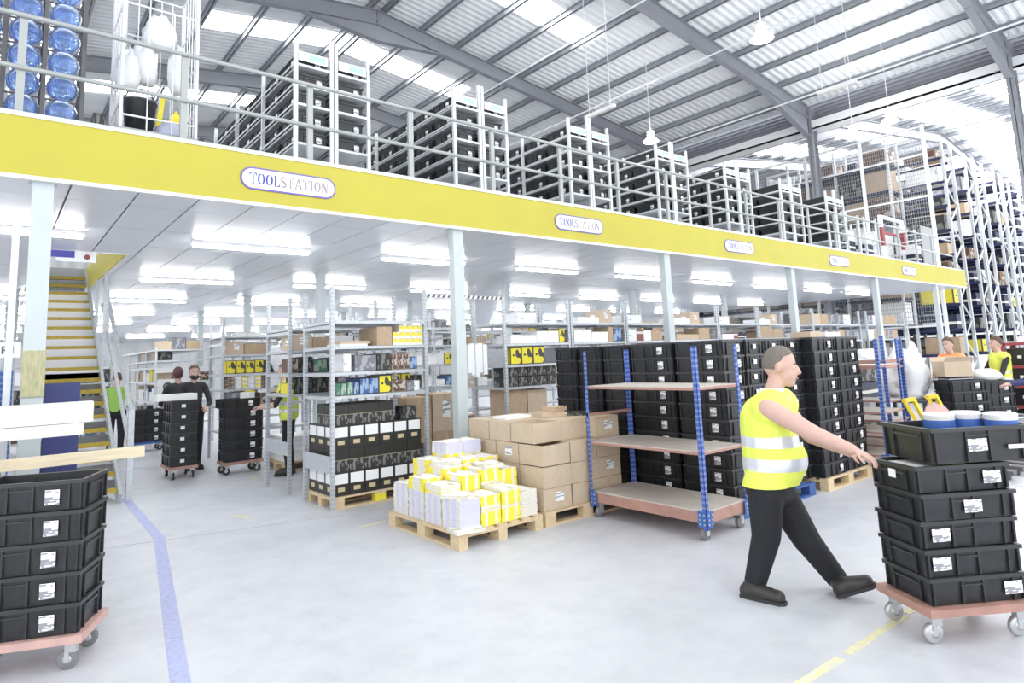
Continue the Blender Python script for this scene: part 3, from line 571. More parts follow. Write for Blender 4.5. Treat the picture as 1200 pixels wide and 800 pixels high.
# ================================================================ blue trolleys with wooden decks
def blue_trolley(x0, y0, w_, d, shelves, h, label, rz=0.0, side_z=None, zd=.26, th_=.11):
    r = thing('shelf_trolley', label, 'trolley', (x0, y0, 0), rz)
    part('base_deck', MB().box(.02, .02, zd-th_, w_-.02, d-.02, zd-.012, 1).box(.02, .02, zd-.012, w_-.02, d-.02, zd), [M['ply'], M['plyedge']], r)
    for z in shelves: part('shelf', MB().box(.01, .01, z-.03, w_-.01, d-.01, z-.006, 1).box(.01, .01, z-.006, w_-.01, d-.01, z), [M['ply'], M['plyedge']], r)
    for sx in (0, 1):
        for sy in (0, 1):
            x, y = sx*w_, sy*d; dx, dy = (.04 if sx == 0 else -.04), (.04 if sy == 0 else -.04); q = 1 if sx == 0 else -1; p = 1 if sy == 0 else -1
            po = part('post', MB().box(min(x, x+dx), min(y, y+.004*p), .1, max(x, x+dx), max(y, y+.004*p), h).box(min(x, x+.004*q), min(y, y+dy), .1, max(x, x+.004*q), max(y, y+dy), h), M['bluepost'], r)
            part('corner_plate', MB().box(min(x-.006*q, x+.09*q), min(y-.006*p, y), .12, max(x-.006*q, x+.09*q), max(y-.006*p, y), .26).box(min(x-.006*q, x), min(y-.006*p, y+.09*p), .12, max(x-.006*q, x), max(y-.006*p, y+.09*p), .26), M['blue'], po)
            bl = MB()
            for a_ in (.02, .065):
                for z in (.15, .19, .23): bl.tube((x-.006*q, y+a_*p, z), (x-.014*q, y+a_*p, z), .009, 8); bl.tube((x+a_*q, y-.006*p, z), (x+a_*q, y-.014*p, z), .009, 8)
            part('bolts', bl, M['caster'], po, kind='stuff')
            cx, cy = x+.07*q, y+.07*p
            c = part('caster', MB().box(cx-.035, cy-.035, .115, cx+.035, cy+.035, .15).box(cx-.03, cy-.03, .04, cx+.02, cy-.024, .12).box(cx-.03, cy+.024, .04, cx+.02, cy+.03, .12), M['caster'], r)
            part('wheel', MB().lathe([(0, -.02), (.05, -.021), (.055, -.015), (.055, .015), (.05, .021), (0, .02)], 'y', 16, o=(cx-.01, cy, .055)), M['greyrubber'], c)
    if side_z: part('side_bar', MB().box(.0, d-.03, side_z-.03, w_, d, side_z), M['plyedge'], r)
    return r
blue_trolley(4.97, 3.5, .7, 1.42, (.775, 1.35), 1.72, 'blue-posted shelf trolley with three wooden decks, empty, in front', side_z=1.06)
for k, (x0, y0) in enumerate(((8.95, 3.5), (9.8, 3.75), (10.7, 4.1))):
    blue_trolley(x0, y0, .7, .9+.1*k, ((.55, .8, 1.4), (.6, 1.35, 1.45), (.8, 1.4))[k], (1.74, 1.78, 1.72)[k], ('narrow blue-posted trolley just right of the bin stacks', 'blue-posted trolley behind the narrow one by the bins', 'blue-posted trolley farthest back, beside the yellow pallet truck')[k])
NUM = ['one', 'two', 'three', 'four', 'five', 'six', 'seven', 'eight', 'nine', 'ten', 'eleven', 'twelve', 'thirteen', 'fourteen', 'fifteen']
# ================================================================ pallet of catalogues
pallet(4.3, 4.93, 'pale wooden pallet carrying stacked catalogues in front', L=1.3, W=1.0, rz=math.pi/2)
def book_mesh(style):
    t = MB(); W, L, h = .225, .292, .0295
    cov = {'yellow': M['ylw'], 'lilac': M['lilac'], 'cream': M['pages']}[style]
    t.box(-W/2, -L/2, 0, W/2, L/2, .002, 1).box(-W/2, -L/2, h-.002, W/2, L/2, h, 2).box(-W/2+.003, -L/2+.003, .002, W/2-.003, L/2-.003, h-.002, 0)
    # spines: printed bands on the two visible sides
    if style == 'yellow':
        for u0, u1, mi in ((-.5, -.32, 1), (-.32, -.18, 0), (-.18, .2, 1), (.2, .34, 0), (.34, .5, 1)): t.box(W*u0, -L/2-.001, 0, W*u1, -L/2+.002, h, mi)
        for u0, u1, mi in ((-.5, -.3, 1), (-.3, -.1, 0), (-.1, .2, 0), (.2, .5, 1)): t.box(-W/2-.001, L*u0, 0, -W/2+.002, L*u1, h, mi)
    elif style == 'lilac':
        t.box(-W*.5, -L/2-.001, 0, W*.5, -L/2+.002, h, 1)
        for u0, u1, mi in ((-.5, -.3, 0), (-.3, -.05, 1), (-.05, .1, 0), (.1, .3, 1), (.3, .5, 0)): t.box(-W/2-.001, L*u0, 0, -W/2+.002, L*u1, h, mi)
    return t.mesh('catalogue', [M['pages'], cov, M['coverprint']])
BK = {k: book_mesh(k) for k in ('yellow', 'lilac', 'cream')}
XS = (3.46, 3.70, 3.94, 4.165); YS = (5.12, 5.43, 5.74, 6.05)
plan = {(0, 0): [('lilac', 9)], (1, 0): [('yellow', 9)], (2, 0): [('yellow', 10)], (3, 0): [('cream', 8)],
        (0, 1): [('lilac', 9), ('yellow', 3)], (1, 1): [('yellow', 14)], (2, 1): [('yellow', 15)], (3, 1): [('yellow', 14)],
        (0, 2): [('lilac', 9), ('yellow', 4)], (1, 2): [('lilac', 9), ('yellow', 7)], (2, 2): [('yellow', 17)], (3, 2): [('yellow', 17)],
        (0, 3): [('lilac', 10)], (1, 3): [('lilac', 10), ('yellow', 7)], (2, 3): [('yellow', 18), ('lilac', 4)], (3, 3): [('yellow', 18), ('lilac', 4)]}
CW = {'yellow': 'yellow-spined', 'lilac': 'lilac-covered', 'cream': 'cream-edged'}
for (i, j), lst in plan.items():
    z = .143; n = 0; tot = sum(q for _, q in lst)
    for st, q in lst:
        for _ in range(q):
            pos = 'top' if n == tot-1 else ('bottom' if n == 0 else ORD[n]+' up')
            link('catalogue', BK[st], None, (XS[i]+random.uniform(-.004, .004), YS[j]+random.uniform(-.004, .004), z), random.uniform(-.03, .03)+(math.pi if (n//3) % 2 and st == 'yellow' and random.random() < .25 else 0),
                 None, '%s catalogue, %s, stack %s from left, row %s from front' % (CW[st], pos, ['one', 'two', 'three', 'four'][i], ['one', 'two', 'three', 'four'][j]), 'catalogue', 'catalogues on the pallet')
            z += .03; n += 1
for k, (x, y, z, r_) in enumerate(((3.42, 4.985, .143, 1.4), (3.46, 5.14, .414, .4), (3.75, 5.75, .625, .3), (4.02, 5.43, .595, -.2))):
    link('catalogue', BK['cream'], None, (x, y, z), r_, None, 'loose catalogue lying %s' % ['flat on the front pallet corner', 'askew on the corner lilac stack', 'crooked on the middle of the catalogue pile', 'across the tall front yellow stacks'][k], 'catalogue', 'catalogues on the pallet')
# ================================================================ pallet of cardboard cartons
pallet(4.34, 4.93, 'pallet under the brown cartons beside the catalogues', L=1.2, W=1.2)
def open_carton(name, label, x, y, z, dx, dy, h, rz=0.0, m='card2', flaps=True):
    t = MB(); e = .006; X, Y = dx/2, dy/2
    t.box(-X, -Y, 0, X, Y, e).box(-X, -Y, 0, X, -Y+e, h).box(-X, Y-e, 0, X, Y, h).box(-X, -Y+e, 0, -X+e, Y-e, h).box(X-e, -Y+e, 0, X, Y-e, h)
    o = link(name, t.mesh(name, M[m]), None, (x, y, z), rz, None, label, 'box', 'cartons on the pallet')
    if flaps:
        for sy in (-1, 1): part('flap', MB().add([(-X, sy*Y, h), (X, sy*Y, h), (X-.01, sy*(Y+.05), h+.07), (-X+.01, sy*(Y+.05), h+.07), (-X, sy*(Y+.003), h-.002), (X, sy*(Y+.003), h-.002)], [(0, 1, 2, 3), (4, 5, 2, 3)]), M[m], o)
        part('flap', MB().add([(X, -Y, h), (X, Y, h), (X+.06, Y-.01, h+.05), (X+.06, -Y+.01, h+.05)], [(0, 1, 2, 3)]), M[m], o)
    return o
bx = [4.36, 4.75, 5.14]; LV = ['bottom', 'second', 'third', 'top']
for l in range(4):
    for i in range(3):
        for j in range(3):
            x0, y0 = bx[i], 4.96+.39*j+(.12 if l == 3 and i < 2 else 0)
            z0 = .143+.215*l; jx = random.uniform(-.008, .008)
            if (l, i, j) in ((3, 0, 0), (2, 0, 0)):
                open_carton('open_carton', 'open-topped brown carton at the corner of the %s layer' % LV[l], x0+.19, y0+.19, z0, .375, .375, .21, 0, 'card2', flaps=False); continue
            put('lab' if (l, i, j) in ((0, 0, 0), (3, 2, 0), (2, 0, 1), (1, 2, 0)) else 'pale', x0+jx, x0+.378+jx, y0, y0+.378, z0, z0+.213, '', 'cartons on the pallet',
                label='brown carton, %s layer, %s from left, %s from front on the pallet' % (LV[l], ORD[i], ORD[j]), rz=random.uniform(-.015, .015))
for k, (x, y, z, dx, dy, h, kd, lb) in enumerate(((4.95, 5.5, 1.003, .3, .22, .06, 'pale', 'flat opened carton lying on the cardboard pile'), (4.62, 5.75, 1.003, .35, .25, .03, 'plain', 'white paper bundle on the back of the cardboard pile'), (5.02, 5.47, 1.064, .24, .18, .05, 'card', 'small flat carton topmost on the cardboard pile'), (5.3, 5.35, 1.003, .28, .2, .035, 'black', 'dark magazine pile on the cardboard cartons'))):
    put(kd, x-dx/2, x+dx/2, y-dy/2, y+dy/2, z, z+h, '', label=lb, rz=.2*k-.2)
# ================================================================ grey shelving under the mezzanine
RA = shelving('tall grey slotted-post rack holding black boxes beside the catalogue pallet', 3.12, 7.26, 1.33, .88, 2.62, (1.31, 1.59, 1.90, 2.21))
pallet(3.17, 7.33, 'wooden pallet with one yellow block inside the grey rack', L=1.22, W=.8, odd=(1, 0))
blk = {'W': ubox('black_white_carton', M['blackcarton'], front=None, band=None, panels=((-.43, .43, .5, .94, M['plainpaper']),), spot=(-.22, .22, .18, .36, M['gold'])), 'B': ubox('black_art_carton', M['blackcarton'], band=(.04, .5, M['boxart']), spot=(-.5, .5, .51, .525, M['gold']))}
for l, (st, nx, ny, h) in enumerate((('W', 6, 3, .27), ('B', 6, 3, .27), ('W', 6, 3, .27), ('B', 4, 2, .25))):
    z0 = (.143, .414, .685, .956)[l]
    for i in range(nx):
        for j in range(ny):
            link('boxed_product', blk[st], None, (3.185+.1+.2*i, 7.36+.125+.25*j, z0), 0, (.196, .246, h), '%s carton, layer %s, %s from left, %s deep, in rack' % ('black and white' if st == 'W' else 'black picture', ['one', 'two', 'three', 'four'][l], ORD[i], ORD[j]), 'box', 'black cartons in the grey rack')
put('black', 4.12, 4.32, 7.36, 7.56, .956, 1.12, '', label='single black box with silver label at right of the top carton layer')
wA = 'on the grey front rack'
for i in range(5):
    for j in range(3):
        if i == 0 and j == 2: continue
        put('ycart', 3.97+.086*i, 4.053+.086*i, 7.3, 7.5, 1.902+.085*j, 1.985+.085*j, wA, 'yellow print cartons on the grey front rack', label='small yellow print carton, %s column, %s up, front rack' % (ORD[i], ORD[j]))
put('card', 3.74, 3.95, 7.3, 7.8, 1.902, 2.14, wA); put('plain', 3.25, 3.62, 7.32, 7.7, 1.902, 1.93, wA); put('pale', 3.3, 3.7, 7.4, 7.8, 1.932, 1.97, wA)
row([('white', .1, .22), (None, .02, 0), ('grey', .3, .2), ('black', .19, .21), ('brown', .08, .2), ('brown', .08, .2), ('brown', .08, .2), ('blue', .1, .16)], 3.3, 7.32, 1.592, 'on the second shelf of the front rack')
row([('green', .07, .15), ('green', .07, .16), ('blue', .07, .16), ('blue', .12, .2), ('blue', .12, .2), ('yellow', .17, .22), ('brown', .2, .15), ('grey', .1, .12), ('white', .08, .13)], 3.27, 7.32, 1.312, 'on the third shelf of the front rack')
# second grey rack behind it
RA2 = shelving('second grey rack, behind the black boxes, its lower half empty', 3.12, 8.66, 1.33, .92, 2.62, (1.31, 1.59, 1.90, 2.21), plates=((.5, .68),))
row([('lab', .3, .22), ('card', .3, .18), ('white', .3, .2)], 3.18, 8.75, 1.902, 'on the second grey rack')
row([('brown', .1, .2), ('black', .2, .22), ('green', .2, .18), ('grey', .3, .2)], 3.18, 8.75, 1.592, 'on the second shelf of the second rack')
row([('yellow', .07, .15), ('black', .12, .22), ('black', .12, .22), ('black', .2, .2), ('brown', .2, .2)], 3.16, 8.75, 1.312, 'on the lower shelf of the second rack')
# third rack, in front of which the picker stands
RA3 = shelving('third grey rack with yellow packs behind the picker', 3.3, 12.6, 1.7, .9, 2.62, (.55, 1.0, 1.31, 1.59, 1.95, 2.3), plates=())
row([('yellow', .16, .25), ('yellow', .16, .25), ('yellow', .16, .24), ('yellow', .16, .25), ('black', .2, .24)], 3.4, 12.65, 1.592, 'on the third rack behind the picker')
for j in range(3): row([('brown', .12, .075), ('white', .12, .075), ('ycart', .1, .075), ('white', .12, .075), ('ycart', .1, .075), ('brown', .12, .075), ('white', .12, .075)], 3.42, 12.65, 1.312+.078*j, 'in tier %s on the third rack' % ['one', 'two', 'three'][j])
row([('grey', .3, .25), ('black', .3, .22), ('brown', .4, .2)], 3.4, 12.65, 1.002, 'low on the third rack'); row([('lab', .3, .25), ('card', .4, .2), ('plain', .3, .2)], 3.4, 12.65, 1.952, 'high on the third rack')
def blob(name, label, cat, c, r, m, seed=1, n=18, amp=.25, squash=True):
    rnd = random.Random(seed); t = MB(); vs = []; k = n//2
    for j in range(k+1):
        ph = math.pi*j/k
        for i in range(n):
            a_ = 2*math.pi*i/n; s = 1+amp*(math.sin(3*a_+seed)*.3+math.sin(2*ph*2+seed*2+a_*2)*.3+rnd.uniform(-.5, .5)*(0 < j < k)*.6)
            zz = -math.cos(ph); vs.append((r[0]*math.sin(ph)*math.cos(a_)*s, r[1]*math.sin(ph)*math.sin(a_)*s, r[2]*(max(zz, -.75)+.75 if squash else zz)*s))
    t.add(vs, [(j*n+i, j*n+(i+1) % n, (j+1)*n+(i+1) % n, (j+1)*n+i) for j in range(k) for i in range(n)], 0, True)
    return link(name, t.mesh(name, M[m]), None, c, 0, None, label, cat)
blob('plastic_wrap_bundle', 'crumpled clear plastic wrap hanging on the third rack', 'plastic', (4.45, 12.52, 1.6), (.3, .1, .3), 'wrap', 3, 22, .5)
# long rack by the stairs with the letter sign
p_ = aty(181, 450, 16.8)
RD = shelving('white-fronted long rack beyond the stairs with letter C sign', p_[0], 16.8, 1.3, 4.8, 2.25, (.5, 1.0, 1.45, 1.95, 2.2), m='palegalv', pm='palegalv', plates=())
for k in range(1, 4): part('post', MB().box(0, 1.2*k, 0, .045, 1.2*k+.045, 2.25), M['palegalv'], RD)
part('header_panel', MB().box(0, -.012, 1.66, 1.3, -.004, 1.78), M['white'], RD)
sg = thing('rack_sign', 'white board with a large letter C on the long rack', 'sign', (p_[0], 16.74, 1.15))
part('board', MB().box(.05, 0, 0, .95, .01, .36), M['plainpaper'], sg)
part('letter', MB().prism(arc(.36, .19, .1, .1, 45, 315, 12)+arc(.36, .19, .055, .055, 315, 45, 12), lambda u, v, w_: (u-.1, -.001-w_, v), .003), M['darkgrey'], sg)
for lz, seq in ((1.452, ['pale', 'yellow', 'plain', 'white', 'card', 'brown', 'white', 'card']), (1.002, ['white', 'plain', 'blue', 'white', 'grey', 'plain', 'white', 'lab']), (.502, ['black', 'grey', 'black', 'blue', 'black', 'brown', 'black', 'grey']), (1.952, ['black', 'card', 'grey', 'black', 'card', 'pale', 'grey', 'card'])):
    row([(s, random.uniform(.2, .42), random.uniform(.2, .36) if lz < 1.9 else .2) for s in seq], 16.9, p_[0]+.03, lz, 'on the long rack by the stairs, %s shelf' % {1.452: 'third', 1.002: 'second', .502: 'lowest', 1.952: 'fourth'}[lz], along='y')
row([('pale', .3, .2), ('grey', .3, .28), ('card', .3, .2)], p_[0]+.05, 16.9, 2.202, 'on top of the long rack by the stairs'); row([('brown', .12, .2), ('white', .2, .22), ('red', .25, .18), ('brown', .3, .2)], p_[0]+.4, 16.85, 1.452, 'at the end of the long rack by the stairs')
shelving('grey rack of dark goods seen between the stair treads', .2, 17.2, 2.0, .6, 2.0, (.3, .7, 1.1, 1.5, 1.9), plates=())
for q_, z in enumerate((.302, .702, 1.102, 1.502)): row([(random.choice(['black', 'grey', 'white', 'brown', 'blue', 'black']), .25, .3) for _ in range(7)], .3, 17.24, z, 'on shelf %s behind the stairs' % NUM[q_])
# row of racks behind the bin wall
wB = 'on the rack behind the cardboard pile'
RB = []
for k, (x0, x1) in enumerate(((5.76, 7.1), (7.12, 8.43), (8.45, 9.7), (9.72, 11.2), (11.22, 12.7), (12.72, 14.2))):
    RB.append(shelving('grey rack behind the bin wall, %s from the cardboard pile' % ORD[k], x0, 7.28, x1-x0, .8, 2.56, (.83, 1.26, 1.58, 1.89, 2.2), plates=((1.58, 1.82),) if k == 0 else (), name='shelving_rack'))
row([('yellow', .2, .25), ('yellow', .22, .26), ('yellow', .22, .26)], 5.9, 7.32, 1.582, wB)
for j in range(2): row([('black', .18, .14)]*5, 5.84, 7.32, 1.262+.145*j, 'in tier %s of the rack behind the cardboard' % ['one', 'two'][j])
put('card', 5.85, 6.2, 7.35, 7.8, .832, 1.22, '', label='large brown carton with print low on the rack behind cardboard'); put('pale', 6.22, 6.6, 7.35, 7.8, .832, 1.2, '', label='second large brown carton low on the rack behind cardboard')
for k, seq in enumerate(([('plain', .5, .12), ('plain', .45, .18), ('yellow', .12, .22)], [('plain', .4, .2), ('plain', .38, .16), ('card', .12, .24), ('blue', .2, .22)], [('white', .22, .2), ('red', .18, .2), ('plain', .2, .18), ('card', .3, .18)], [('pale', .7, .1), ('card', .35, .22)], [('plain', .4, .1), ('red', .15, .12), ('navy', .25, .1)], [('card', .5, .25), ('card', .4, .2)])):
    row(seq, (5.9, 7.2, 8.5, 9.85, 11.35, 12.8)[k], 7.3, 1.892, 'on the upper shelf of rack %s behind the bins' % ['one', 'two', 'three', 'four', 'five', 'six'][k])
    row([('plain', .5, .1), ('lab', .3, .22)] if k % 2 else [('white', .4, .15)], (6.1, 7.4, 8.6, 9.95, 11.4, 12.9)[k], 7.4, 2.202, 'on top of rack %s behind the bins' % ['one', 'two', 'three', 'four', 'five', 'six'][k])
# racks deeper under the mezzanine seen through the gaps
wC = 'on the deep rack left of the white column'
shelving('grey rack seen through the gap beside the front column', 4.75, 9.3, 1.5, .8, 2.56, (1.26, 1.62, 1.95, 2.25), plates=())
row([('white', .25, .2), ('blue', .2, .2), ('plain', .3, .22), ('white', .3, .2)], 4.85, 9.34, 1.622, wC); row([('yellow', .17, .24), ('yellow', .17, .24), ('yellow', .17, .24), ('black', .2, .2), ('white', .2, .2)], 4.85, 9.34, 1.262, wC+' low')
for k, (x0, x1, z0, z1, kd) in enumerate(((4.8, 5.25, 0, .55, 'card'), (5.28, 5.75, 0, .6, 'card'), (4.82, 5.25, .552, 1.15, 'card'), (5.28, 5.72, .602, 1.18, 'lab'), (5.78, 6.2, 0, .8, 'card'))):
    put(kd, x0, x1, 8.5, 9.0, z0, z1, '', label='big brown carton on the floor in the rack gap, %s from left%s' % (['first', 'second', 'first', 'second', 'third'][k], ', upper tier' if 1 < k < 4 else ', floor tier'))
far = [(7.2, 11.5, 1.6), (9.3, 11.5, 1.6), (11.5, 11.5, 1.6), (6.2, 15.5, 1.8), (8.6, 15.5, 1.8), (11, 15.5, 1.8), (13.6, 11.5, 1.8), (16, 11.5, 1.8), (4.2, 15.2, 1.4), (14.2, 15.5, 1.8)]
for k, (x0, y0, w_) in enumerate(far):
    shelving('far grey rack under the mezzanine lights, %s of the ten' % ORD[k], x0, y0, w_, .8, 2.5, (.6, 1.1, 1.6, 2.0, 2.3), plates=())
    for z in (1.1, 1.6, 2.0, 2.3):
        p = x0+.08; q_ = 0
        while p < x0+w_-.35:
            ww = random.uniform(.18, .34); kd = random.choice(['plain', 'card', 'white', 'pale', 'grey', 'black', 'blue', 'lab', 'yellow'])
            nm, lb, mk = PK[kd]; link(nm, mk(), None, (p+ww/2, y0+.28, z+.002), 0, (ww, .35, random.uniform(.14, .28)), '%s on far rack %s, %s shelf, %s along' % (lb, NUM[k], {1.1: 'second', 1.6: 'third', 2.0: 'fourth', 2.3: 'top'}[z], ORD[q_]), 'box', 'assorted goods on the far racks'); p += ww+.02; q_ += 1
hz = thing('hazard_bar', 'black and white striped bar between two rack tops', 'bar', (4.45, 7.3, 2.53))
part('bar', MB().box(0, -.01, 0, 1.33, .01, .045), M['plainpaper'], hz)
for i in range(16): part('stripe', MB().add([(.02+.082*i, -.012, .002), (.06+.082*i, -.012, .002), (.085+.082*i, -.012, .043), (.045+.082*i, -.012, .043)], [(0, 1, 2, 3)]), M['darkgrey'], hz)
dbag = thing('document_bag', 'bundle of white papers in clear bag hanging beside the column', 'bag', (0, 0, 0))
p0, p1 = aty(546, 404, 7.2), aty(570, 436, 7.2)
t = MB()
for i in range(5):
    u = p0[0]+(p1[0]-p0[0])*i/5; t.box(u, 7.16+.02*(i % 2), p1[2]-.03*(i % 3), u+(p1[0]-p0[0])/5-.006, 7.24+.02*(i % 2), p0[2]+.02*(i % 2))
part('papers', t, M['bag'], dbag); part('hook_wire', MB().tube(((p0[0]+p1[0])/2, 7.2, p0[2]), ((p0[0]+p1[0])/2, 7.2, 2.53), .006, 6), M['caster'], dbag)
# pallet stacks on the floor left of the black boxes (white sheets) behind the picker
pallet(3.75, 10.6, 'wooden pallet with white board sheets behind the picker', L=1.2, W=.9)
for k in range(5): put('plain', 3.78, 4.9, 10.65, 11.4, .143+.08*k, .221+.08*k, '', label='white board pack behind the picker, %s from the bottom' % ORD[k])
# ================================================================ bin racks on the mezzanine
BLV = (4.40, 4.65, 4.90, 5.15, 5.41); MY = 7.4; BAY = 1.22
hdr = MB().box(.0, -.012, 0, .42, -.002, .13)
for k in range(7):
    x0 = 2.72+2.345*k; nb = (4, 3, 2, 2, 2, 2, 2)[k]; L = BAY*nb+.05
    r = thing('bin_rack', 'white upright bin rack on the mezzanine, %s from the left' % ORD[k], 'rack', (x0, MY, DECK), 0, 'bin racks on the mezzanine')
    xp = (0, .46, .52, .97)
    for i in range(nb+1):
        for a_, x in enumerate(xp):
            h = 1.86 if a_ in (0, 3) else 1.96
            link('post', MB().box(x, BAY*i, 0, x+.045, BAY*i+.045, h).mesh('post', M['palegalv']), r)
    for z in (.35,)+tuple(v-DECK for v in BLV):
        for s in (0, .52):
            part('shelf', MB().box(s+.045, .0, z-.025, s+.455, L, z).box(s-.004, .045, z-.022, s+.0, L-.045, z+.002).box(s+.5, .045, z-.022, s+.504, L-.045, z+.002).box(s+.045, -.006, z-.03, s+.455, 0, z), M['palegalv'], r)
    for s in (.045, .57):
        hp = part('header_panel', MB().box(s, -.014, 1.60, s+.38, -.006, 1.72), M['plainpaper'], r)
        part('header_label', MB().box(s+.14, -.017, 1.625, s+.34, -.0145, 1.70), M['green'], hp)
    nby = (8, 5, 4, 4, 3, 3, 3)[k]
    if k < 5:
        for l, z in enumerate(BLV):
            for i in range(nby):
                inst(tote(H=.17, L=.56, W=.38, front=True, end=(i == 0), detail=k < 3), loc=(x0+.25, MY+.36+.6*i+random.uniform(-.02, .02), z+.002), rz=-math.pi/2+random.uniform(-.02, .02),
                     label='black bin, %s along, %s shelf up, left side of upper rack %s' % (ORD[i], ORD[l], ['one', 'two', 'three', 'four', 'five'][k]), cat='bin', group='bins on the mezzanine racks')
            inst(tote(H=.17, L=.56, W=.38, front=False, end=True, detail=False), loc=(x0+.77, MY+.36, z+.002), rz=-math.pi/2, label='black bin at the right end, %s shelf up, upper rack %s' % (ORD[l], ['one', 'two', 'three', 'four', 'five'][k]), cat='bin', group='bins on the mezzanine racks')
    else:
        t = MB()
        for l, z in enumerate(BLV):
            for s in (.25, .77):
                for i in range(nby if s < .5 else 1):
                    t.frustum((x0+s, MY+.36+.6*i), (.33, .5), (.36, .55), z+.002, z+.15).frustum((x0+s, MY+.36+.6*i), (.38, .57), (.38, .57), z+.15, z+.172)
        link('tote_bins_far', t.mesh('tote_bins_far', M['black']), None, None, 0, None, 'black bins filling the %s farthest upper rack' % ('second' if k == 5 else 'very'), 'bins', None, 'stuff')
# ---------------------------------------------------------------- rack of water bottles, upper left
WY = 6.85; WR = thing('bottle_rack', 'dark rack of lying blue water bottles at the upper left', 'rack', (0, WY, DECK))
XW = (.38, .09, -.20, -.49); ZW = tuple(4.07+.235*i for i in range(7))
for x in (.53, .235, -.055, -.345, -.64):
    for y in (.0, .5): link('post', MB().box(x-.018, y, 0, x+.018, y+.03, 2.3).mesh('post', M['darkgrey']), WR)
for z in ZW:
    for s in (-.1, .1): part('shelf_bar', MB().box(-.68, .2+s*1.5, z-DECK-.128, .55, .22+s*1.5, z-DECK-.118), M['darkgrey'], WR)
part('green_base_bar', MB().box(-.7, -.03, .04, .56, -.01, .08), M['green'], WR)
jb = MB().lathe([(0, 0), (.08, .004), (.115, .02), (.125, .05), (.12, .11), (.125, .14), (.12, .2), (.125, .23), (.12, .3), (.07, .37), (.035, .39), (.035, .42), (0, .42)], 'y', 20).mesh('water_bottle', M['water'])
jc = MB().lathe([(0, .425), (.04, .425), (.04, .45), (0, .452)], 'y', 12).mesh('cap', M['jugcap'])
for i, x in enumerate(XW):
    for j, z in enumerate(ZW):
        o = link('water_bottle', jb, None, (x, WY+.01, z), 0, None, 'large blue water bottle lying on its side, column %s from right, row %s up' % (['one', 'two', 'three', 'four'][i], ['one', 'two', 'three', 'four', 'five', 'six', 'seven'][j]), 'bottle', 'water bottles in the dark rack'); link('cap', jc, o)
# ---------------------------------------------------------------- wire cage trolley with oddments
CG = thing('cage_trolley', 'white wire cage trolley with cleaning things on the mezzanine', 'trolley', (.84, 6.85, DECK))
fr_ = [(0, 0), (.66, 0), (0, .7), (.66, .7)]
for x, y in fr_: part('corner_post', MB().tube((x, y, .12), (x, y, 1.95), .016, 8), M['white'], CG)
part('base', MB().box(-.02, -.02, .12, .68, .72, .17), M['midgrey'], CG)
for z in (.45, .95, 1.45, 1.93):
    for p_a, p_b in (((0, .7, z), (.66, .7, z)), ((0, 0, z), (0, .7, z)), ((.66, 0, z), (.66, .7, z))): part('rail', MB().tube(p_a, p_b, .01, 6), M['white'], CG)
for i in range(1, 6): part('wire', MB().tube((.11*i, .7, .15), (.11*i, .7, 1.93), .006, 5), M['white'], CG)
for i in range(1, 6):
    part('wire', MB().tube((0, .12*i, .15), (0, .12*i, 1.93), .006, 5), M['white'], CG); part('wire', MB().tube((.66, .12*i, .15), (.66, .12*i, 1.93), .006, 5), M['white'], CG)
for x in (.22, .44): part('wire', MB().tube((x, 0, .15), (x, 0, 1.45), .007, 5), M['white'], CG)
for z in (.3, 1.45): part('rail', MB().tube((0, 0, z), (.66, 0, z), .01, 6), M['white'], CG)
for x, y in fr_: part('wheel', MB().lathe([(0, -.015), (.05, -.015), (.05, .015), (0, .015)], 'y', 14, o=(x, y, .052)).box(x-.02, y-.02, .08, x+.02, y+.02, .13), M['rubber'], CG)
o = link('bucket', MB().lathe([(0, 0), (.115, 0), (.15, .3), (.158, .31), (.158, .325), (.145, .325), (.11, .012), (0, .012)], n=22).mesh('bucket', M['black']), None, (1.02, 7.02, DECK+.18), 0, None, 'black bucket standing in the white cage trolley', 'bucket')
part('handle', MB().tube((-.155, 0, .31), (-.1, -.06, .42), .008, 6).tube((-.1, -.06, .42), (.06, -.06, .47), .008, 6).tube((.06, -.06, .47), (.155, 0, .31), .008, 6), M['darkgrey'], o)
blob('grey_sack', 'bluish grey printed sack lying in the cage trolley', 'sack', (1.3, 7.05, DECK+.17), (.14, .14, .11), 'cementbag', 4, 16, .15)
o = link('wet_floor_sign', MB().add([(-.03, 0, 0), (.03, 0, 0), (.09, .05, .55), (.05, .05, .55), (-.03, .02, 0), (.03, .02, 0), (.09, .07, .55), (.05, .07, .55)], [(0, 1, 2, 3), (7, 6, 5, 4), (0, 4, 5, 1), (1, 5, 6, 2), (2, 6, 7, 3), (3, 7, 4, 0)]).mesh('wet_floor_sign', M['ylw']), None, (1.2, 7.2, DECK+.18), 0, None, 'narrow yellow plastic sign leaning in the cage trolley', 'sign')
part('foot', MB().box(-.05, -.02, -.004, .05, .04, .02), M['ylw'], o)
o = link('yellow_container', MB().box(0, 0, 0, .12, .1, .2).frustum((.06, .05), (.12, .1), (.04, .04), .2, .26).tube((.06, .05, .26), (.06, .05, .29), .018, 8).mesh('yellow_container', M['ylw']), None, (1.34, 7.25, DECK+.3), 0, None, 'yellow plastic container at the right of the cage trolley', 'container')
for k, (x, y, z, r_) in enumerate(((.93, 7.15, 4.72, (.11, .1, .24)), (1.1, 7.25, 4.85, (.12, .1, .26)), (1.38, 7.15, 4.78, (.1, .1, .28)), (1.2, 7.2, 5.25, (.16, .12, .2)))):
    blob('white_sack', 'bulging white plastic sack in the cage trolley, %s' % ['far left', 'second from left', 'rightmost', 'topmost'][k], 'sack', (x, y, z-.2), r_, 'bag', 11+k, 18, .25)
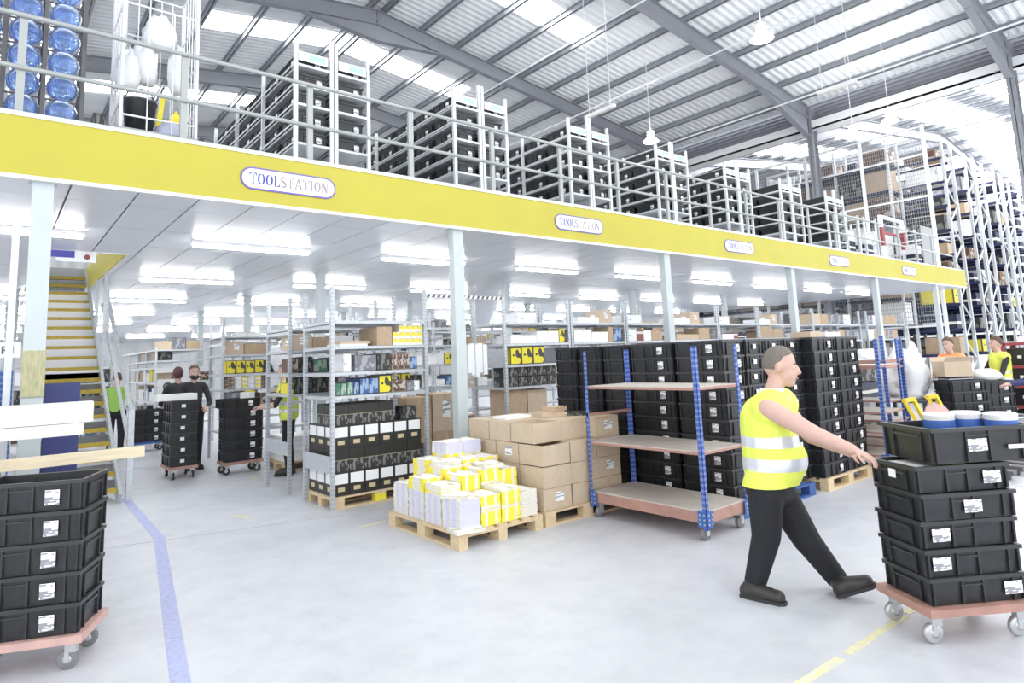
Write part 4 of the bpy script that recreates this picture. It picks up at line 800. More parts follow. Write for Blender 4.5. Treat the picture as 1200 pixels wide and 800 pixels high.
for k, (x, y, h) in enumerate(((.68, 6.95, .12), (.79, 6.95, .16))):
    put('navy' if False else 'black', x-.05, x+.04, y, y+.2, DECK, DECK+.3-.1*k, '', label='small black crate on the mezzanine %s the cage trolley' % ('beside the bottles, left of' if k == 0 else 'touching'))
# ---------------------------------------------------------------- far end of the mezzanine
GT = thing('pallet_gate', 'red and white tubular pallet gate at the mezzanine end', 'gate', (0, 0, 0))
g0, g1 = aty(1037, 306, 8.0), aty(1062, 311, 8.0); zt = aty(1033, 256, 8.0)[2]
for x in (g0[0], g1[0]): part('post', MB().box(x-.08, 7.95, DECK, x+.08, 8.05, zt), M['white'], GT); part('stripe_sleeve', MB().box(x-.085, 7.945, zt-.9, x+.085, 8.055, zt-.3), M['redrack'], GT)
part('top_bar', MB().box(g0[0]-.08, 7.96, zt, g1[0]+.08, 8.04, zt+.1), M['white'], GT); part('cross_bar', MB().box(g0[0], 7.97, zt-.5, g1[0], 8.03, zt-.42), M['redrack'], GT)
for k in range(4): put('plain', g0[0]+.15, g1[0]-.1, 8.3, 9.0, DECK+.36*k, DECK+.35+.36*k, '', label='white boxed pack behind the pallet gate, %s from the bottom' % ORD[k])
for k, x in enumerate((18.3, 19.5, 23.4)):
    c = thing('roll_cage', 'galvanised roll cage on the mezzanine end, %s from left' % ORD[k], 'trolley', (x, 7.6, DECK))
    for sx in (0, .8):
        for sy in (0, .7): part('post', MB().box(sx-.025, sy-.025, .1, sx+.025, sy+.025, 1.5), M['palegalv'], c)
        for z in (.3, .7, 1.1, 1.45): part('rail', MB().box(sx-.012, 0, z, sx+.012, .7, z+.03), M['palegalv'], c)
    part('base', MB().box(-.03, -.03, .08, .83, .73, .14), M['palegalv'], c)
    for sx, sy in ((0, 0), (.8, 0), (0, .7), (.8, .7)): part('wheel', MB().lathe([(0, -.02), (.04, -.02), (.04, .02), (0, .02)], 'y', 10, o=(sx, sy, .042)), M['rubber'], c)
    for q in range(3): put('navy' if q % 2 else 'white', x+.08, x+.72, 7.7, 8.2, DECK+.142+.3*q, DECK+.43+.3*q, '', label='%s pack in roll cage %s, %s up' % (['white', 'navy'][q % 2], ['one', 'two', 'three'][k], ORD[q]))
q0 = aty(1083, 300, 7.2)
fb = thing('grey_screen_board', 'plain grey board standing at the mezzanine end by the mesh', 'board', (q0[0], 7.2, DECK))
part('panel', MB().box(0, 0, .3, 1.0, .03, 1.5), M['midgrey'], fb)
for x in (.1, .85): part('leg', MB().box(x, 0, 0, x+.05, .04, .3), M['palegalv'], fb)
# ================================================================ high racking at the right
def lattice(x0, x1, y, h, r):
    for x in (x0, x1): part('upright', MB().box(x-.045, y-.05, 0, x+.045, y+.05, h), M['galv'], r)
    t = MB(); z = .3; s = 0
    while z < h-.9: t.bar((x0 if s == 0 else x1, y, z), (x1 if s == 0 else x0, y, z+.7), .04, .04, up=(0, 1, 0)); z += .7; s = 1-s
    part('lattice_brace', t, M['galv'], r)
rnd = random.Random(5)
for rr, x0 in enumerate((26.75, 29.3, 30.5, 33.05, 34.25, 36.8)):
    R_ = thing('high_rack', 'tall galvanised lattice-ended pallet rack at right, %s from the mesh screen' % ORD[rr], 'rack', (0, 0, 0))
    for y in (7.5, 10.3, 13.1): lattice(x0, x0+1.0, y, 9.0-.05*rr, R_)
    for l in range(9):
        z = 1.2+.9*l
        for x in (x0-.02, x0+1.02): part('beam', MB().box(x-.025, 7.5, z-.1, x+.025, 13.1, z), M['beamnavy'], R_)
        for i in range(4):
            kd = rnd.choice(['navy', 'black', 'navy', 'grey', 'plain', 'card', 'navy', 'black', 'brown', 'yellow' if rnd.random() < .2 else 'white']); hh = rnd.uniform(.3, .68)
            nm, lb, mk = PK[kd]; link(nm, mk(), None, (x0+.5, 8.25+1.28*(i % 2)+2.8*(i//2), z+.002), 0, (.9, 1.1, hh), '%s load, level %s, %s along, high rack %s' % ({'plain': 'white', 'card': 'brown', 'brown': 'dark brown', 'white': 'white printed'}.get(kd, kd), NUM[l], ORD[i], NUM[rr]), 'box', 'pallet loads on the high racking')
RM = thing('high_rack', 'tall carton rack standing behind the wire mesh', 'rack', (0, 0, 0))
for i in range(6):
    for x in (25.5, 26.5): part('upright', MB().box(x-.05, 8.9+1.9*i-.04, 0, x+.05, 8.9+1.9*i+.04, 9.2), M['palegalv'], RM)
for l in range(7):
    z = 2.3+1.0*l; part('shelf', MB().box(25.45, 8.9, z-.06, 26.55, 18.4, z), M['beamnavy'], RM)
    for i in range(10):
        if rnd.random() < .12: continue
        kd = rnd.choice(['card', 'card', 'brown', 'pale', 'grey', 'black', 'plain'] if l > 2 else ['navy', 'grey', 'plain', 'card']); nm, lb, mk = PK[kd]
        link(nm, mk(), None, (26.0, 9.37+.475*(i % 2)*2+1.9*(i//2)-.0, z+.002), 0, (.8, .82, rnd.uniform(.45, .85)), '%s behind the wire mesh, shelf %s, %s along' % (lb, NUM[l], ORD[i]), 'box', 'cartons behind the wire mesh')
MS = thing('mesh_screen', 'tall wire mesh screen with white rails before the cartons', 'screen', (25.0, 7.5, 0))
for i in range(5): part('post', MB().box(-.05, 2.1*i-.05, 0, .05, 2.1*i+.05, 9.25), M['white'], MS)
for z in (2.2, 3.7, 5.2, 6.7, 8.2, 9.2): part('rail', MB().box(-.03, 0, z-.03, .03, 8.4, z+.03), M['white'], MS)
t = MB()
for i in range(120): t.box(-.004, .07*i, 2.2, .004, .07*i+.009, 9.2)
for i in range(46): t.box(-.006, 0, 2.25+.15*i, .006, 8.4, 2.262+.15*i)
part('wire_mesh', t, M['mesh'], MS, kind='stuff')
# ================================================================ right-hand floor
blob('wrapped_roll', 'bulky white plastic-wrapped bundle at the right aisle', 'bundle', (11.9, 4.25, .75), (.36, .34, .42), 'bag', 21, 26, .5)
t = thing('bundle_stand', 'dark frame stand under the white wrapped bundle', 'stand', (11.55, 3.9, 0))
for x in (0, .7):
    for y in (0, .7): part('leg', MB().box(x-.025, y-.025, 0, x+.025, y+.025, .74), M['darkgrey'], t)
part('top', MB().box(-.05, -.05, .71, .75, .75, .748), M['darkgrey'], t)
def pallet_truck(px, label, rz):
    p = np.array(px); r = thing('pallet_truck', label, 'pallet truck', (p[0], p[1], 0), rz)
    for s in (-.2, .2): part('fork', MB().box(-.02, s-.08, .06, .85, s+.08, .11).box(.7, s-.04, 0, .8, s+.04, .07), M['darkgrey'], r)
    part('pump_body', MB().box(-.16, -.12, .05, .0, .12, .32).tube((-.08, 0, .32), (-.08, 0, .5), .06, 10), M['truckyellow'], r)
    part('handle', MB().bar((-.1, -.12, .45), (-.28, -.16, .9), .05, .04).bar((-.1, .12, .45), (-.28, .16, .9), .05, .04).bar((-.28, -.18, .9), (-.28, .18, .9), .05, .05), M['truckyellow'], r)
    part('wheel', MB().lathe([(0, -.05), (.09, -.05), (.09, .05), (0, .05)], 'y', 14, o=(-.1, 0, .09)), M['rubber'], r)
pallet_truck((9.75, 3.2), 'yellow pallet truck left of the brown triangular board', -math.pi/2); pallet_truck((10.45, 3.15), 'ochre pallet truck half behind the brown triangular board', -math.pi/2)
p = ath(1112, 520, 7.6)
o = link('plywood_board', MB().prism([(-.42, 0), (.45, 0), (.42, .5), (.1, .92), (-.02, .96), (-.12, .92), (-.4, .45)], lambda u, v, w_: (u, w_, v), .018).mesh('plywood_board', M['dollywood']), None, (p[0], p[1], 0), -.66, None, 'brown triangular-topped board standing before the right bin stack', 'board')
o.rotation_euler = (-.15, 0, -.66)
# stacks of bins and open carton at the right
p = atx(1140, 470, 12.2)
dolly(12.1, 3.55, -.6, 'dolly under the far right bin stack', deckmat='plyedge')
zt = stack(12.1, 3.55, .2, 5, -.6, 'in the right aisle under an open carton', 'bins in the right aisle', pitch=.17)
o = open_carton('open_carton', 'open brown carton on the far right bin stack', 11.98, 3.6, zt+.06, .42, .34, .24, -.75, 'card2', flaps=True); o['group'] = 'cartons at right'
put('navy', 11.8, 12.2, 3.45, 3.7, zt+.002, zt+.055, '', label='flat blue tray between the far right bins and open carton', rz=-.6)
stack(12.55, 3.3, .02, 5, -.6, 'standing behind the open carton at right', 'bins in the right aisle', pitch=.2)
blob('white_bag', 'white plastic bag lying on bins right of the open carton', 'bag', (12.5, 3.3, 1.02), (.26, .22, .1), 'bag', 31, 18, .2)
rr_ = thing('red_rack', 'dark red upright rack filled with bins at the right edge', 'rack', (14.75, 1.5, 0), math.pi/2)
for x in (0, 1.9):
    for y in (0, .7): part('upright', MB().box(x-.04, y-.04, 0, x+.04, y+.04, 1.62), M['redrack'], rr_)
for z in (.12, .5, .85, 1.2, 1.6): part('shelf', MB().box(-.04, -.04, z-.05, 1.94, .74, z), M['redrack'], rr_)
k = 0
for z in (.12, .5, .85, 1.2):
    for i in range(4):
        inst(tote(H=.29, L=.6, W=.42, nend=True, detail=False, front=False), loc=(14.4, 1.5+.28+.46*i, z+.002), rz=0, label='black bin on red rack, shelf %s, %s from left' % (['one', 'two', 'three', 'four'][int(k/4)], ORD[i]), cat='bin', group='bins on the red rack'); k += 1
put('plain', 14.2, 14.6, 1.7, 3.2, 1.602, 1.7, '', label='long white package on top of the dark red rack')
o = thing('grey_crate', 'pale grey crate on the floor at the right edge', 'crate', (*atz(1192, 528)[:2], 0), -.6)
part('body', MB().box(-.3, -.2, 0, .3, .2, .012).box(-.3, -.2, .012, .3, -.19, .5).box(-.3, .19, .012, .3, .2, .5).box(-.3, -.19, .012, -.29, .19, .5).box(.29, -.19, .012, .3, .19, .5), M['midgrey'], o); part('rim', MB().box(-.31, -.21, .5, .31, -.18, .52).box(-.31, .18, .5, .31, .21, .52).box(-.31, -.18, .5, -.28, .18, .52).box(.28, -.18, .5, .31, .18, .52), M['palegalv'], o)
# folded cartons and clutter between blue trolleys and bundle
for k in range(7): put('pale', 10.9, 11.5, 5.2, 5.7, .1+.14*k if k else .0, .1+.14*k+.12, '', label='flattened brown cartons behind the blue trolleys, layer %s' % ['one', 'two', 'three', 'four', 'five', 'six', 'seven'][k], rz=.05*(k % 3))
for k in range(5): put(['black', 'grey', 'navy', 'black', 'white'][k], 12.9+.02*k, 13.8, 5.4, 6.0, .0+.32*k, .3+.32*k, '', label='dark stored pack beyond the white bundle, %s from the bottom' % ORD[k])
shelving('grey rack beyond the right aisle under the mezzanine end', 15.2, 7.3, 2.6, .8, 2.56, (.8, 1.3, 1.8, 2.2), plates=()); shelving('last grey rack before the mezzanine end', 18.2, 7.3, 2.6, .8, 2.56, (.8, 1.3, 1.8, 2.2), plates=())
for q, x0 in enumerate((15.3, 18.3)):
    for z in (.802, 1.302, 1.802, 2.202): row([(random.choice(['card', 'pale', 'grey', 'white']), .4, .25) for _ in range(5)], x0, 7.35, z, 'on the %s shelf of the %s right rack' % ({8: 'lowest', 13: 'second', 18: 'third', 22: 'top'}[int(z*10)], ['near', 'end'][q]))
# ================================================================ left edge
bb = thing('navy_board', 'navy blue ribbed board leaning beside the first column', 'board', (0, 0, 0))
part('panel', MB().box(.36, 6.85, 0, .62, 6.88, 1.62), M['navy'], bb)
for i in range(6): part('rib', MB().box(.38+.042*i, 6.842, 0, .392+.042*i, 6.85, 1.0), M['navy'], bb)
BR = thing('blue_pallet_rack', 'blue upright and beam of a pallet rack at left edge', 'rack', (0, 0, 0))
for x in (.1, -1.6):
    for y in (6.95, 7.9): part('upright', MB().box(x-.045, y-.04, 0, x+.045, y+.04, 1.75), M['bluepost'], BR)
for z in (1.5, .6): part('beam', MB().box(-1.6, 6.9, z-.1, .06, 6.94, z), M['blue'], BR); part('shelf_board', MB().box(-1.6, 6.94, z-.02, .06, 7.9, z), M['plank'], BR)
put('red', -.16, .04, 7.0, 7.3, 1.502, 1.68, '', label='reddish brown box on the blue rack by the first column'); put('white', -.5, -.2, 7.0, 7.3, 1.502, 1.72, '', label='white box on the blue rack by the first column')
put('grey', -.6, .02, 7.0, 7.5, .602, 1.3, '', label='dark goods on the lower level of the blue rack')
shelving('pale shelving at the left edge behind the blue rack', -1.7, 9.6, 1.5, .6, 2.6, (.6, 1.0, 1.4, 1.8, 2.2, 2.5), m='palegalv', pm='palegalv', plates=())
sg = thing('bay_sign', 'white card reading R1 above the blue rack', 'sign', (*aty(10, 410, 7.4)[:2], aty(10, 410, 7.4)[2]))
part('card', MB().box(-.09, 0, -.07, .09, .006, .07), M['plainpaper'], sg)
part('letter', MB().box(-.05, -.003, -.035, -.036, 0, .035).box(-.036, -.003, .022, -.01, 0, .035).box(-.036, -.003, -.006, -.01, 0, .006).box(-.014, -.003, .0, -.002, 0, .03).add([(-.03, -.003, -.006), (-.016, -.003, -.006), (.002, -.003, -.035), (-.012, -.003, -.035)], [(0, 1, 2, 3)]), M['darkgrey'], sg)
part('digit', MB().box(.022, -.003, -.035, .036, 0, .035).box(.01, -.003, .015, .022, 0, .027), M['darkgrey'], sg)
part('support', MB().box(-.01, .006, -.3, .01, .02, .0), M['palegalv'], sg)
# stack behind the front trolley with planks on it
dolly(-.32, 5.95, 0, 'dolly under the left-edge stack carrying planks', L=.64, W=.46)
zt = stack(-.30, 5.95, .2, 6, 0, 'at the left edge under the planks', 'bins at the left edge', pitch=.172)
o = link('timber_plank', MB().box(-1.3, -.045, 0, .5, .045, .07).mesh('timber_plank', M['plank']), None, (.4, 5.47, 1.075), .0, None, 'long pale timber plank lying level above the front left bins', 'plank')
inst(tote(H=.17, L=.6, W=.4), loc=(-.22, 5.47, .9), rz=0, label='black bin under the timber plank behind the front left stack', cat='bin', group='bins at the left edge')
inst(tote(H=.17, L=.6, W=.4), loc=(-.22, 5.47, .73), rz=0, label='second black bin below the timber plank', cat='bin', group='bins at the left edge')
for k in range(4): inst(tote(H=.17, L=.6, W=.4), loc=(-.22, 5.47, .56-.17*k), rz=0, label='lower black bin below the timber plank, %s down' % ORD[k], cat='bin', group='bins at the left edge')
for k, (z, x1) in enumerate(((1.24, .56), (1.33, .62))):
    p0_ = (.0, 5.75)
    o = link('packed_boards', MB().box(-1.2, -.09, 0, x1, .09, .086 if k == 0 else .15).mesh('packed_boards', M['offwhite']), None, (0, 5.93+.02*k, z), 0, None, ['lower narrow white panel pack on the left-edge bins', 'upper wide white panel pack on the left-edge bins'][k], 'panel')
put('card', -.3, .02, 5.86, 6.05, 1.485, 1.62, '', label='brown box end on the white panels at the left edge')
# ================================================================ people
def remesh(prims, voxel, smooth=6):
    t = MB()
    for pr in prims:
        if pr[0] == 'cap':
            _, p, q, r1, r2, _m = pr; p = Vector(p); q = Vector(q); L = (q-p).length; n = 14
            d = (q-p).normalized() if L > 1e-6 else Vector((0, 0, 1)); rot = d.to_track_quat('Z', 'Y').to_matrix(); prof = []
            for i in range(6): a_ = math.pi/2*(1-i/5); prof.append((r1*math.cos(a_), -r1*math.sin(a_)))
            for i in range(6): a_ = math.pi/2*i/5; prof.append((r2*math.cos(a_), L+r2*math.sin(a_)))
            vs = [p+rot @ Vector((r*math.cos(2*math.pi*i/n), r*math.sin(2*math.pi*i/n), h)) for r, h in prof for i in range(n)]
            t.add(vs, [(j*n+i, j*n+(i+1) % n, (j+1)*n+(i+1) % n, (j+1)*n+i) for j in range(len(prof)-1) for i in range(n)])
        else:
            _, c, r, rot, _m = pr; t.ell(c, r, 18, 0, rot)
    me = t.mesh('tmp', M['skin']); o = D.objects.new('tmp', me); COL.objects.link(o)
    md = o.modifiers.new('r', 'REMESH'); md.mode = 'VOXEL'; md.voxel_size = voxel
    ms = o.modifiers.new('s', 'SMOOTH'); ms.iterations = smooth; ms.factor = .5
    dg = bpy.context.evaluated_depsgraph_get(); ev = o.evaluated_get(dg); out = D.meshes.new_from_object(ev, depsgraph=dg)
    D.objects.remove(o); D.meshes.remove(me); return out
def pdist(P, pr):
    if pr[0] == 'cap':
        p, q = np.array(pr[1], float), np.array(pr[2], float); d = q-p; L2 = max(d@d, 1e-9); s = np.clip(((P-p)@d)/L2, 0, 1)
        return np.linalg.norm(P-(p+s[:, None]*d), axis=1)-(pr[3]+(pr[4]-pr[3])*s)
    c = np.array(pr[1], float); R_ = np.array(pr[3]) if pr[3] is not None else np.eye(3); r = np.array(pr[2], float)
    q = ((P-c)@R_)/r; return (np.linalg.norm(q, axis=1)-1)*r.min()
def skin_mats(me, prims, keys):
    me.materials.clear(); names = []
    for k in keys: me.materials.append(M[k])
    n = len(me.polygons); C = np.zeros(n*3); me.polygons.foreach_get('center', C); C = C.reshape(-1, 3)
    ds = np.stack([pdist(C, pr) for pr in prims]); best = ds.argmin(0); idx = np.array([keys.index(pr[-1]) for pr in prims])[best]
    me.polygons.foreach_set('material_index', idx.astype(np.int32)); me.polygons.foreach_set('use_smooth', np.ones(n, bool)); me.update()
def basis(fwd):
    f = Vector(fwd).normalized(); up = Vector((0, 0, 1)); s = up.cross(f).normalized(); u = f.cross(s); return Matrix((f, s, u)).transposed()   # columns: forward, left, up
def head_prims(c, B, s=1.0, m='skin'):
    c = Vector(c); f = lambda a_, b_, d: c+B @ Vector((a_*s, b_*s, d*s)); Bm = B
    return [('ell', f(-.012, 0, .02), (.098*s, .077*s, .108*s), Bm, m), ('ell', f(.03, 0, -.045), (.066*s, .06*s, .08*s), Bm, m), ('cap', f(.088, 0, .01), f(.108, 0, -.028), .011*s, .016*s, m),
            ('cap', f(.07, -.03, -.0), f(.07, .03, 0), .016*s, .016*s, m), ('ell', f(.06, 0, -.1), (.03*s, .032*s, .024*s), Bm, m), ('ell', f(.086, 0, -.066), (.014*s, .024*s, .012*s), Bm, m), ('ell', f(-.01, .078, -.005), (.022*s, .012*s, .034*s), Bm, m), ('ell', f(-.01, -.078, -.005), (.022*s, .012*s, .034*s), Bm, m)]
def hand_prims(w, d, palm_n, s=1.0, curl=.5, m='skin'):
    """w wrist, d direction of fingers, palm_n palm normal; fingers bend towards the palm"""
    w = Vector(w); d = Vector(d).normalized(); n = Vector(palm_n); n = (n-d*n.dot(d)).normalized(); sd = d.cross(n)
    out = [('ell', w+d*.045*s, (.05*s, .042*s, .018*s), Matrix((d, sd, n)).transposed(), m)]
    for k, (o_, L) in enumerate(((-.03, .07), (-.01, .08), (.011, .075), (.03, .058))):
        b = w+d*.085*s+sd*o_*s; d1 = (d+n*curl*.6).normalized(); d2 = (d+n*curl*1.8).normalized(); d3 = (d*.6+n*curl*2.6).normalized()
        p1 = b+d1*L*.45*s; p2 = p1+d2*L*.32*s; p3 = p2+d3*L*.25*s
        out += [('cap', b-d*.02*s, p1, .0105*s, .0095*s, m), ('cap', p1, p2, .0095*s, .009*s, m), ('cap', p2, p3, .009*s, .008*s, m)]
    b = w+d*.03*s-sd*.035*s; p1 = b+(d*.6-sd*.7+n*.3).normalized()*.04*s; p2 = p1+(d*.8-sd*.1+n*.5).normalized()*.032*s
    out += [('cap', b, p1, .013*s, .011*s, m), ('cap', p1, p2, .011*s, .009*s, m)]
    return out
def face_parts(par, c, B, s=1.0, beard=None, brow='hair_grey'):
    c = Vector(c); f = lambda a_, b_, d: c+B @ Vector((a_*s, b_*s, d*s))
    for sd in (-1, 1):
        e = part('eye', MB().ell(f(.079, .03*sd, .004), (.008*s, .012*s, .007*s), 10, 0, B), M['plainpaper'], par); part('iris', MB().ell(f(.086, .03*sd, .004), (.003*s, .005*s, .005*s), 8, 0, B), M['eye'], e)
        part('eyebrow', MB().ell(f(.084, .03*sd, .024), (.006*s, .018*s, .005*s), 8, 0, B), M[brow], par)
    part('lips', MB().ell(f(.098, 0, -.067), (.006*s, .02*s, .007*s), 10, 0, B), M['lips'], par)
def hair(par, c, B, key, s=1.0, grow=1.06, low=-.02, front=.045, long=False):
    """cap of hair over the skull, cut away from the face"""
    c = Vector(c); t = MB(); n, k = 24, 14; vs = []; rnd_ = random.Random(3)
    for j in range(k+1):
        ph = math.pi*j/k*(.62 if not long else .86)
        for i in range(n):
            a_ = 2*math.pi*i/n; fw = math.cos(a_); lim = ph
            if fw > .2: lim = min(ph, math.pi*(.40-.12*fw))
            g = grow+rnd_.uniform(-.012, .012)
            p = Vector((-.012+.098*g*math.sin(lim)*math.cos(a_), .079*g*math.sin(lim)*math.sin(a_), .02+.108*g*math.cos(lim)))
            vs.append(c+B @ (p*s))
    t.add(vs, [(j*n+i, (j+1)*n+i, (j+1)*n+(i+1) % n, j*n+(i+1) % n) for j in range(k) for i in range(n)], 0, True)
    part('hair', t, M[key], par)
def vest_mesh(prims, grow, zcut, bands, voxel, cuts=()):
    pr = [(p[0], p[1], p[2], p[3]+grow, p[4]+grow, p[5]) if p[0] == 'cap' else (p[0], p[1], tuple(r+grow for r in p[2]), p[3], p[4]) for p in prims]
    me = remesh(pr, voxel, 8); bm = bmesh.new(); bm.from_mesh(me)
    for co, no in ((Vector((0, 0, zcut)), Vector((0, 0, -1))),)+tuple(cuts):
        bmesh.ops.bisect_plane(bm, geom=bm.verts[:]+bm.edges[:]+bm.faces[:], plane_co=co, plane_no=no, clear_outer=True)
    bm.to_mesh(me); bm.free(); me.materials.clear()
    for k in ('fluo', 'reflect', 'fluo_orange'): me.materials.append(M[k])
    n = len(me.polygons); C = np.zeros(n*3); me.polygons.foreach_get('center', C); z = C.reshape(-1, 3)[:, 2]; idx = np.zeros(n, np.int32)
    for a_, b_, k in bands: idx[(z > a_) & (z < b_)] = k
    me.polygons.foreach_set('material_index', idx); me.polygons.foreach_set('use_smooth', np.ones(n, bool)); return me
# ---------------------------------------------------------------- the walking man
h0 = 4.60; P = lambda x, y, h=h0: Vector(ath(x, y, h))
MAN = thing('person', 'person in yellow sleeveless vest and black trousers pulling a bin trolley', 'person', (*atz(925, 703)[:2], 0))
MAN.location = (0, 0, 0)
Fw = Vector((*(RH[:2]*.9-FH[:2]*.42), 0)).normalized()
B = basis(Fw); Bh = basis(Fw+Vector((0, 0, -.12)))
hc = P(915, 429)
shR, shL = P(900, 478, h0-.17), P(915, 472, h0+.19); elR, wrR = P(952, 507, h0-.36), P(1000, 527, h0-.52)
elL, wrL = P(950, 512, h0+.1), P(998, 531, h0-.2)
hipR, hipL = P(897, 578, h0-.09), P(912, 577, h0+.1)
knR, anR = P(898, 628, h0-.06), P(885, 682, h0); knL, anL = P(945, 632, h0+.04), P(981, 678, h0+.03)
S = 'fluo'
torso = [('cap', P(902, 479, h0-.1), P(913, 474, h0+.12), .112, .112, 'darkshirt'), ('cap', P(899, 492), P(906, 545), .165, .183, 'darkshirt'), ('ell', P(909, 537), (.19, .185, .17), B, 'darkshirt'), ('cap', P(898, 572, h0-.06), P(908, 572, h0+.07), .14, .14, 'trousers')]
prims = torso+[('cap', P(904, 470), P(909, 447), .062, .058, 'skin')]+head_prims(hc, Bh, 1.12)
prims += [('cap', shR, elR, .07, .055, 'skin'), ('cap', elR, wrR, .055, .033, 'skin'), ('cap', shL, elL, .06, .048, 'skin'), ('cap', elL, wrL, .047, .03, 'skin')]
prims += hand_prims(wrR, (P(1019, 535, h0-.58)-wrR), (0, 0, -1), 1.05, .55)+hand_prims(wrL, (P(1020, 537, h0-.3)-wrL), (0, 0, -1), 1.05, .55)
for a_, k_, n_ in ((hipR, knR, anR), (hipL, knL, anL)): prims += [('cap', a_, k_, .122, .096, 'trousers'), ('cap', k_, n_, .094, .072, 'trousers')]
me = remesh(prims, .009, 5); skin_mats(me, prims, ['skin', 'darkshirt', 'trousers'])
body = link('body', me, MAN)
link('vest', vest_mesh(torso, .022, P(905, 566)[2], ((P(905, 521)[2], P(905, 508)[2], 1), (P(905, 548)[2], P(905, 534)[2], 1)), .012), MAN)
hair(MAN, hc, Bh, 'hair_grey', 1.12, 1.03); face_parts(MAN, hc, Bh, 1.12)
# trouser cuffs, boots
def boot(ank, toe, heel, par, s=1.0):
    ank, toe, heel = Vector(ank), Vector(toe), Vector(heel); d = (toe-heel).normalized(); mid = heel+d*.09
    up = Vector((0, 0, 1)) if abs(d.z) < .9 else Vector((1, 0, 0)); sd = d.cross(up).normalized(); u = sd.cross(d)
    pr = [('cap', ank, heel+d*.05+u*.05, .056*s, .05*s, 'boot'), ('cap', heel+d*.04+u*.045, toe-d*.05+u*.042, .047*s, .045*s, 'boot'), ('cap', mid+u*.06, toe-d*.09+u*.05, .05*s, .042*s, 'boot')]
    m_ = remesh(pr, .009, 4); m_.materials.clear(); m_.materials.append(M['boot']); m_.polygons.foreach_set('use_smooth', np.ones(len(m_.polygons), bool)); b_ = link('boot', m_, par)
    L = (toe-heel).length; R3 = Matrix((d, sd, u)).transposed(); t = MB(); pts = [(-.0, -.035), (.06, -.042), (.18, -.045), (L-.03, -.046), (L, -.02), (L, .02), (L-.03, .046), (.18, .045), (.06, .042), (0, .035)]
    t.prism(pts, lambda a1, b1, w_: tuple(heel+R3 @ Vector((a1, b1, w_))), .022); part('sole', t, M['rubber'], b_)
heR = Vector(atz(869, 698)); toR = Vector(atz(920, 709)); heL = Vector(atz(982, 700)); toL = Vector(atz(982, 700))+Fw*.24+Vector((0, 0, .1))
toR = heR+(toR-heR).normalized()*.30
boot(anR, toR, heR, MAN, 1.05); boot(anL, toL, heL, MAN, 1.05)
nb = P(905, 462); part('collar', MB().lathe([(.085, 0), (.078, .045), (.07, .045), (.075, 0)], n=20, o=tuple(nb)), M['plainpaper'], MAN)
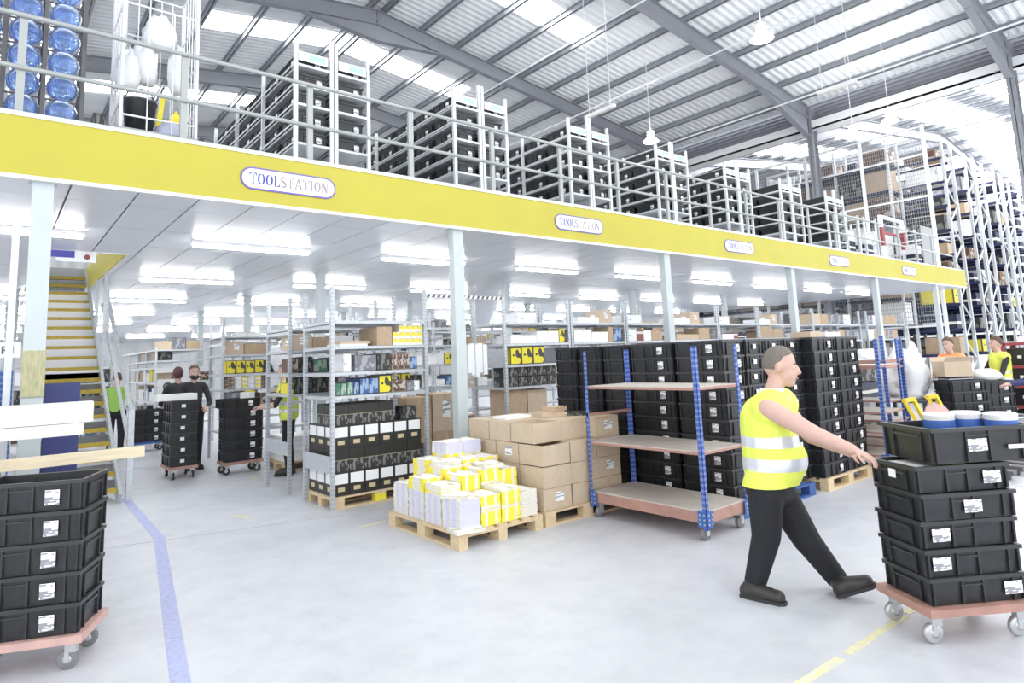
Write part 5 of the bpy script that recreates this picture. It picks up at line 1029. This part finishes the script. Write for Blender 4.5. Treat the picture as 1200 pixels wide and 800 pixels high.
# ---------------------------------------------------------------- other people, built standing to a plan
def person(label, x, y, yaw, top, legs, hairkey, H=1.72, lean=.0, arms=(.35, .35), vest=None, mask=False, long=False, headtilt=-.15, fold=.6, shoe='boot'):
    r = thing('person', label, 'person', (x, y, 0), yaw); s = H/1.75; f = Vector((1, 0, 0)); Bq = basis((1, 0, 0)); up = lambda a_, b_, z: Vector((a_*s, b_*s, z*s))
    lx = lambda z: lean*max(0, z-.95)
    tor = [('cap', up(lx(1.38), -.13, 1.38), up(lx(1.38), .13, 1.38), .085*s, .085*s, top), ('cap', up(lx(1.32), 0, 1.3), up(0, 0, 1.02), .145*s, .135*s, top), ('cap', up(0, -.07, .94), up(0, .07, .94), .12*s, .12*s, legs)]
    hc_ = up(lx(1.62)+.03, 0, 1.62); Bh_ = basis((1, 0, headtilt))
    pr = tor+[('cap', up(lx(1.42), 0, 1.42), hc_-Vector((0, 0, .05*s)), .055*s, .052*s, 'skin')]+head_prims(hc_, Bh_, s)
    sk = top if vest is None else 'skin'
    for sd, rch in ((-1, arms[0]), (1, arms[1])):
        sh = up(lx(1.38), .19*sd, 1.37); el = up(lx(1.1)+.08+.18*rch, .24*sd, 1.1); wr = up(lx(1.1)+.12+.62*rch, .16*sd, 1.02+.12*rch)
        pr += [('cap', sh, el, .05*s, .042*s, sk if vest is None else 'darkshirt'), ('cap', el, wr, .042*s, .028*s, sk if sk != 'skin' else 'skin')]+hand_prims(wr, wr-el, (0, 0, -1), s, .4)
    for sd in (-1, 1): pr += [('cap', up(0, .09*sd, .92), up(.02, .1*sd, .5), .09*s, .066*s, legs), ('cap', up(.02, .1*sd, .5), up(-.02, .1*sd, .09), .066*s, .048*s, legs)]
    keys = list(dict.fromkeys(['skin', top, legs, 'darkshirt'])); m_ = remesh(pr, .013, 4); skin_mats(m_, pr, keys); link('body', m_, r)
    for sd in (-1, 1): boot(up(-.02, .1*sd, .1), up(.2, .11*sd, 0.001), up(-.08, .1*sd, 0.001), r, s)
    hair(r, hc_, Bh_, hairkey, s, 1.1, long=long)
    if mask: part('face_mask', MB().ell(hc_+Bh_ @ Vector((.04*s, 0, -.065*s)), (.072*s, .069*s, .055*s), 16, 0, Bh_), M['maskblack'], r)
    face_parts(r, hc_, Bh_, s, brow=hairkey)
    if vest:
        vm = vest_mesh(tor, .02, .86*s, ((.98*s, 1.03*s, 1), (1.1*s, 1.15*s, 1)), .018)
        if vest == 'orange':
            vm.materials[0] = M['fluo_orange']
        link('vest', vm, r)
    return r
face_cam = lambda x, y: math.atan2(-y, -x)
person('person in black top and face mask standing behind the aisle bins', 2.76, 12.3, face_cam(2.7, 12.1)+.25, 'darkshirt', 'trousers', 'hair_brown', 1.78, mask=True, arms=(.3, .2))
person('person with dark red hair seen from behind near the letter sign', 2.66, 13.0, math.pi/2+.1, 'darkshirt', 'trousers', 'hair_red', 1.76, long=True)
person('person in high-visibility jacket picking beside the bin trolley', 3.72, 10.3, math.pi*.83, 'fluo', 'trousers', 'hair_grey', 1.74, lean=.08, arms=(.5, .4), vest='yellow')
person('person in green jacket half hidden behind the stair rail', 1.98, 15.1, 1.2, 'greenshirt', 'trousers', 'hair_brown', 1.7)
pa = atx(1133, 412, 12.6); person('person in orange and yellow vest bending over the open carton', 12.92, 3.82, math.pi*.93, 'fluo', 'trousers', 'hair_brown', 1.74, lean=.18, arms=(.5, .4), vest='orange')
person('person in yellow vest standing behind the orange-vested packer', 13.6, 3.35, math.pi*.75, 'fluo', 'trousers', 'hair_brown', 1.72, vest='yellow')
person('person in navy top at the far right edge', *ath(1224, 470, 8.9)[:2], math.pi*.6, 'navyshirt', 'trousers', 'hair_brown', 1.72)
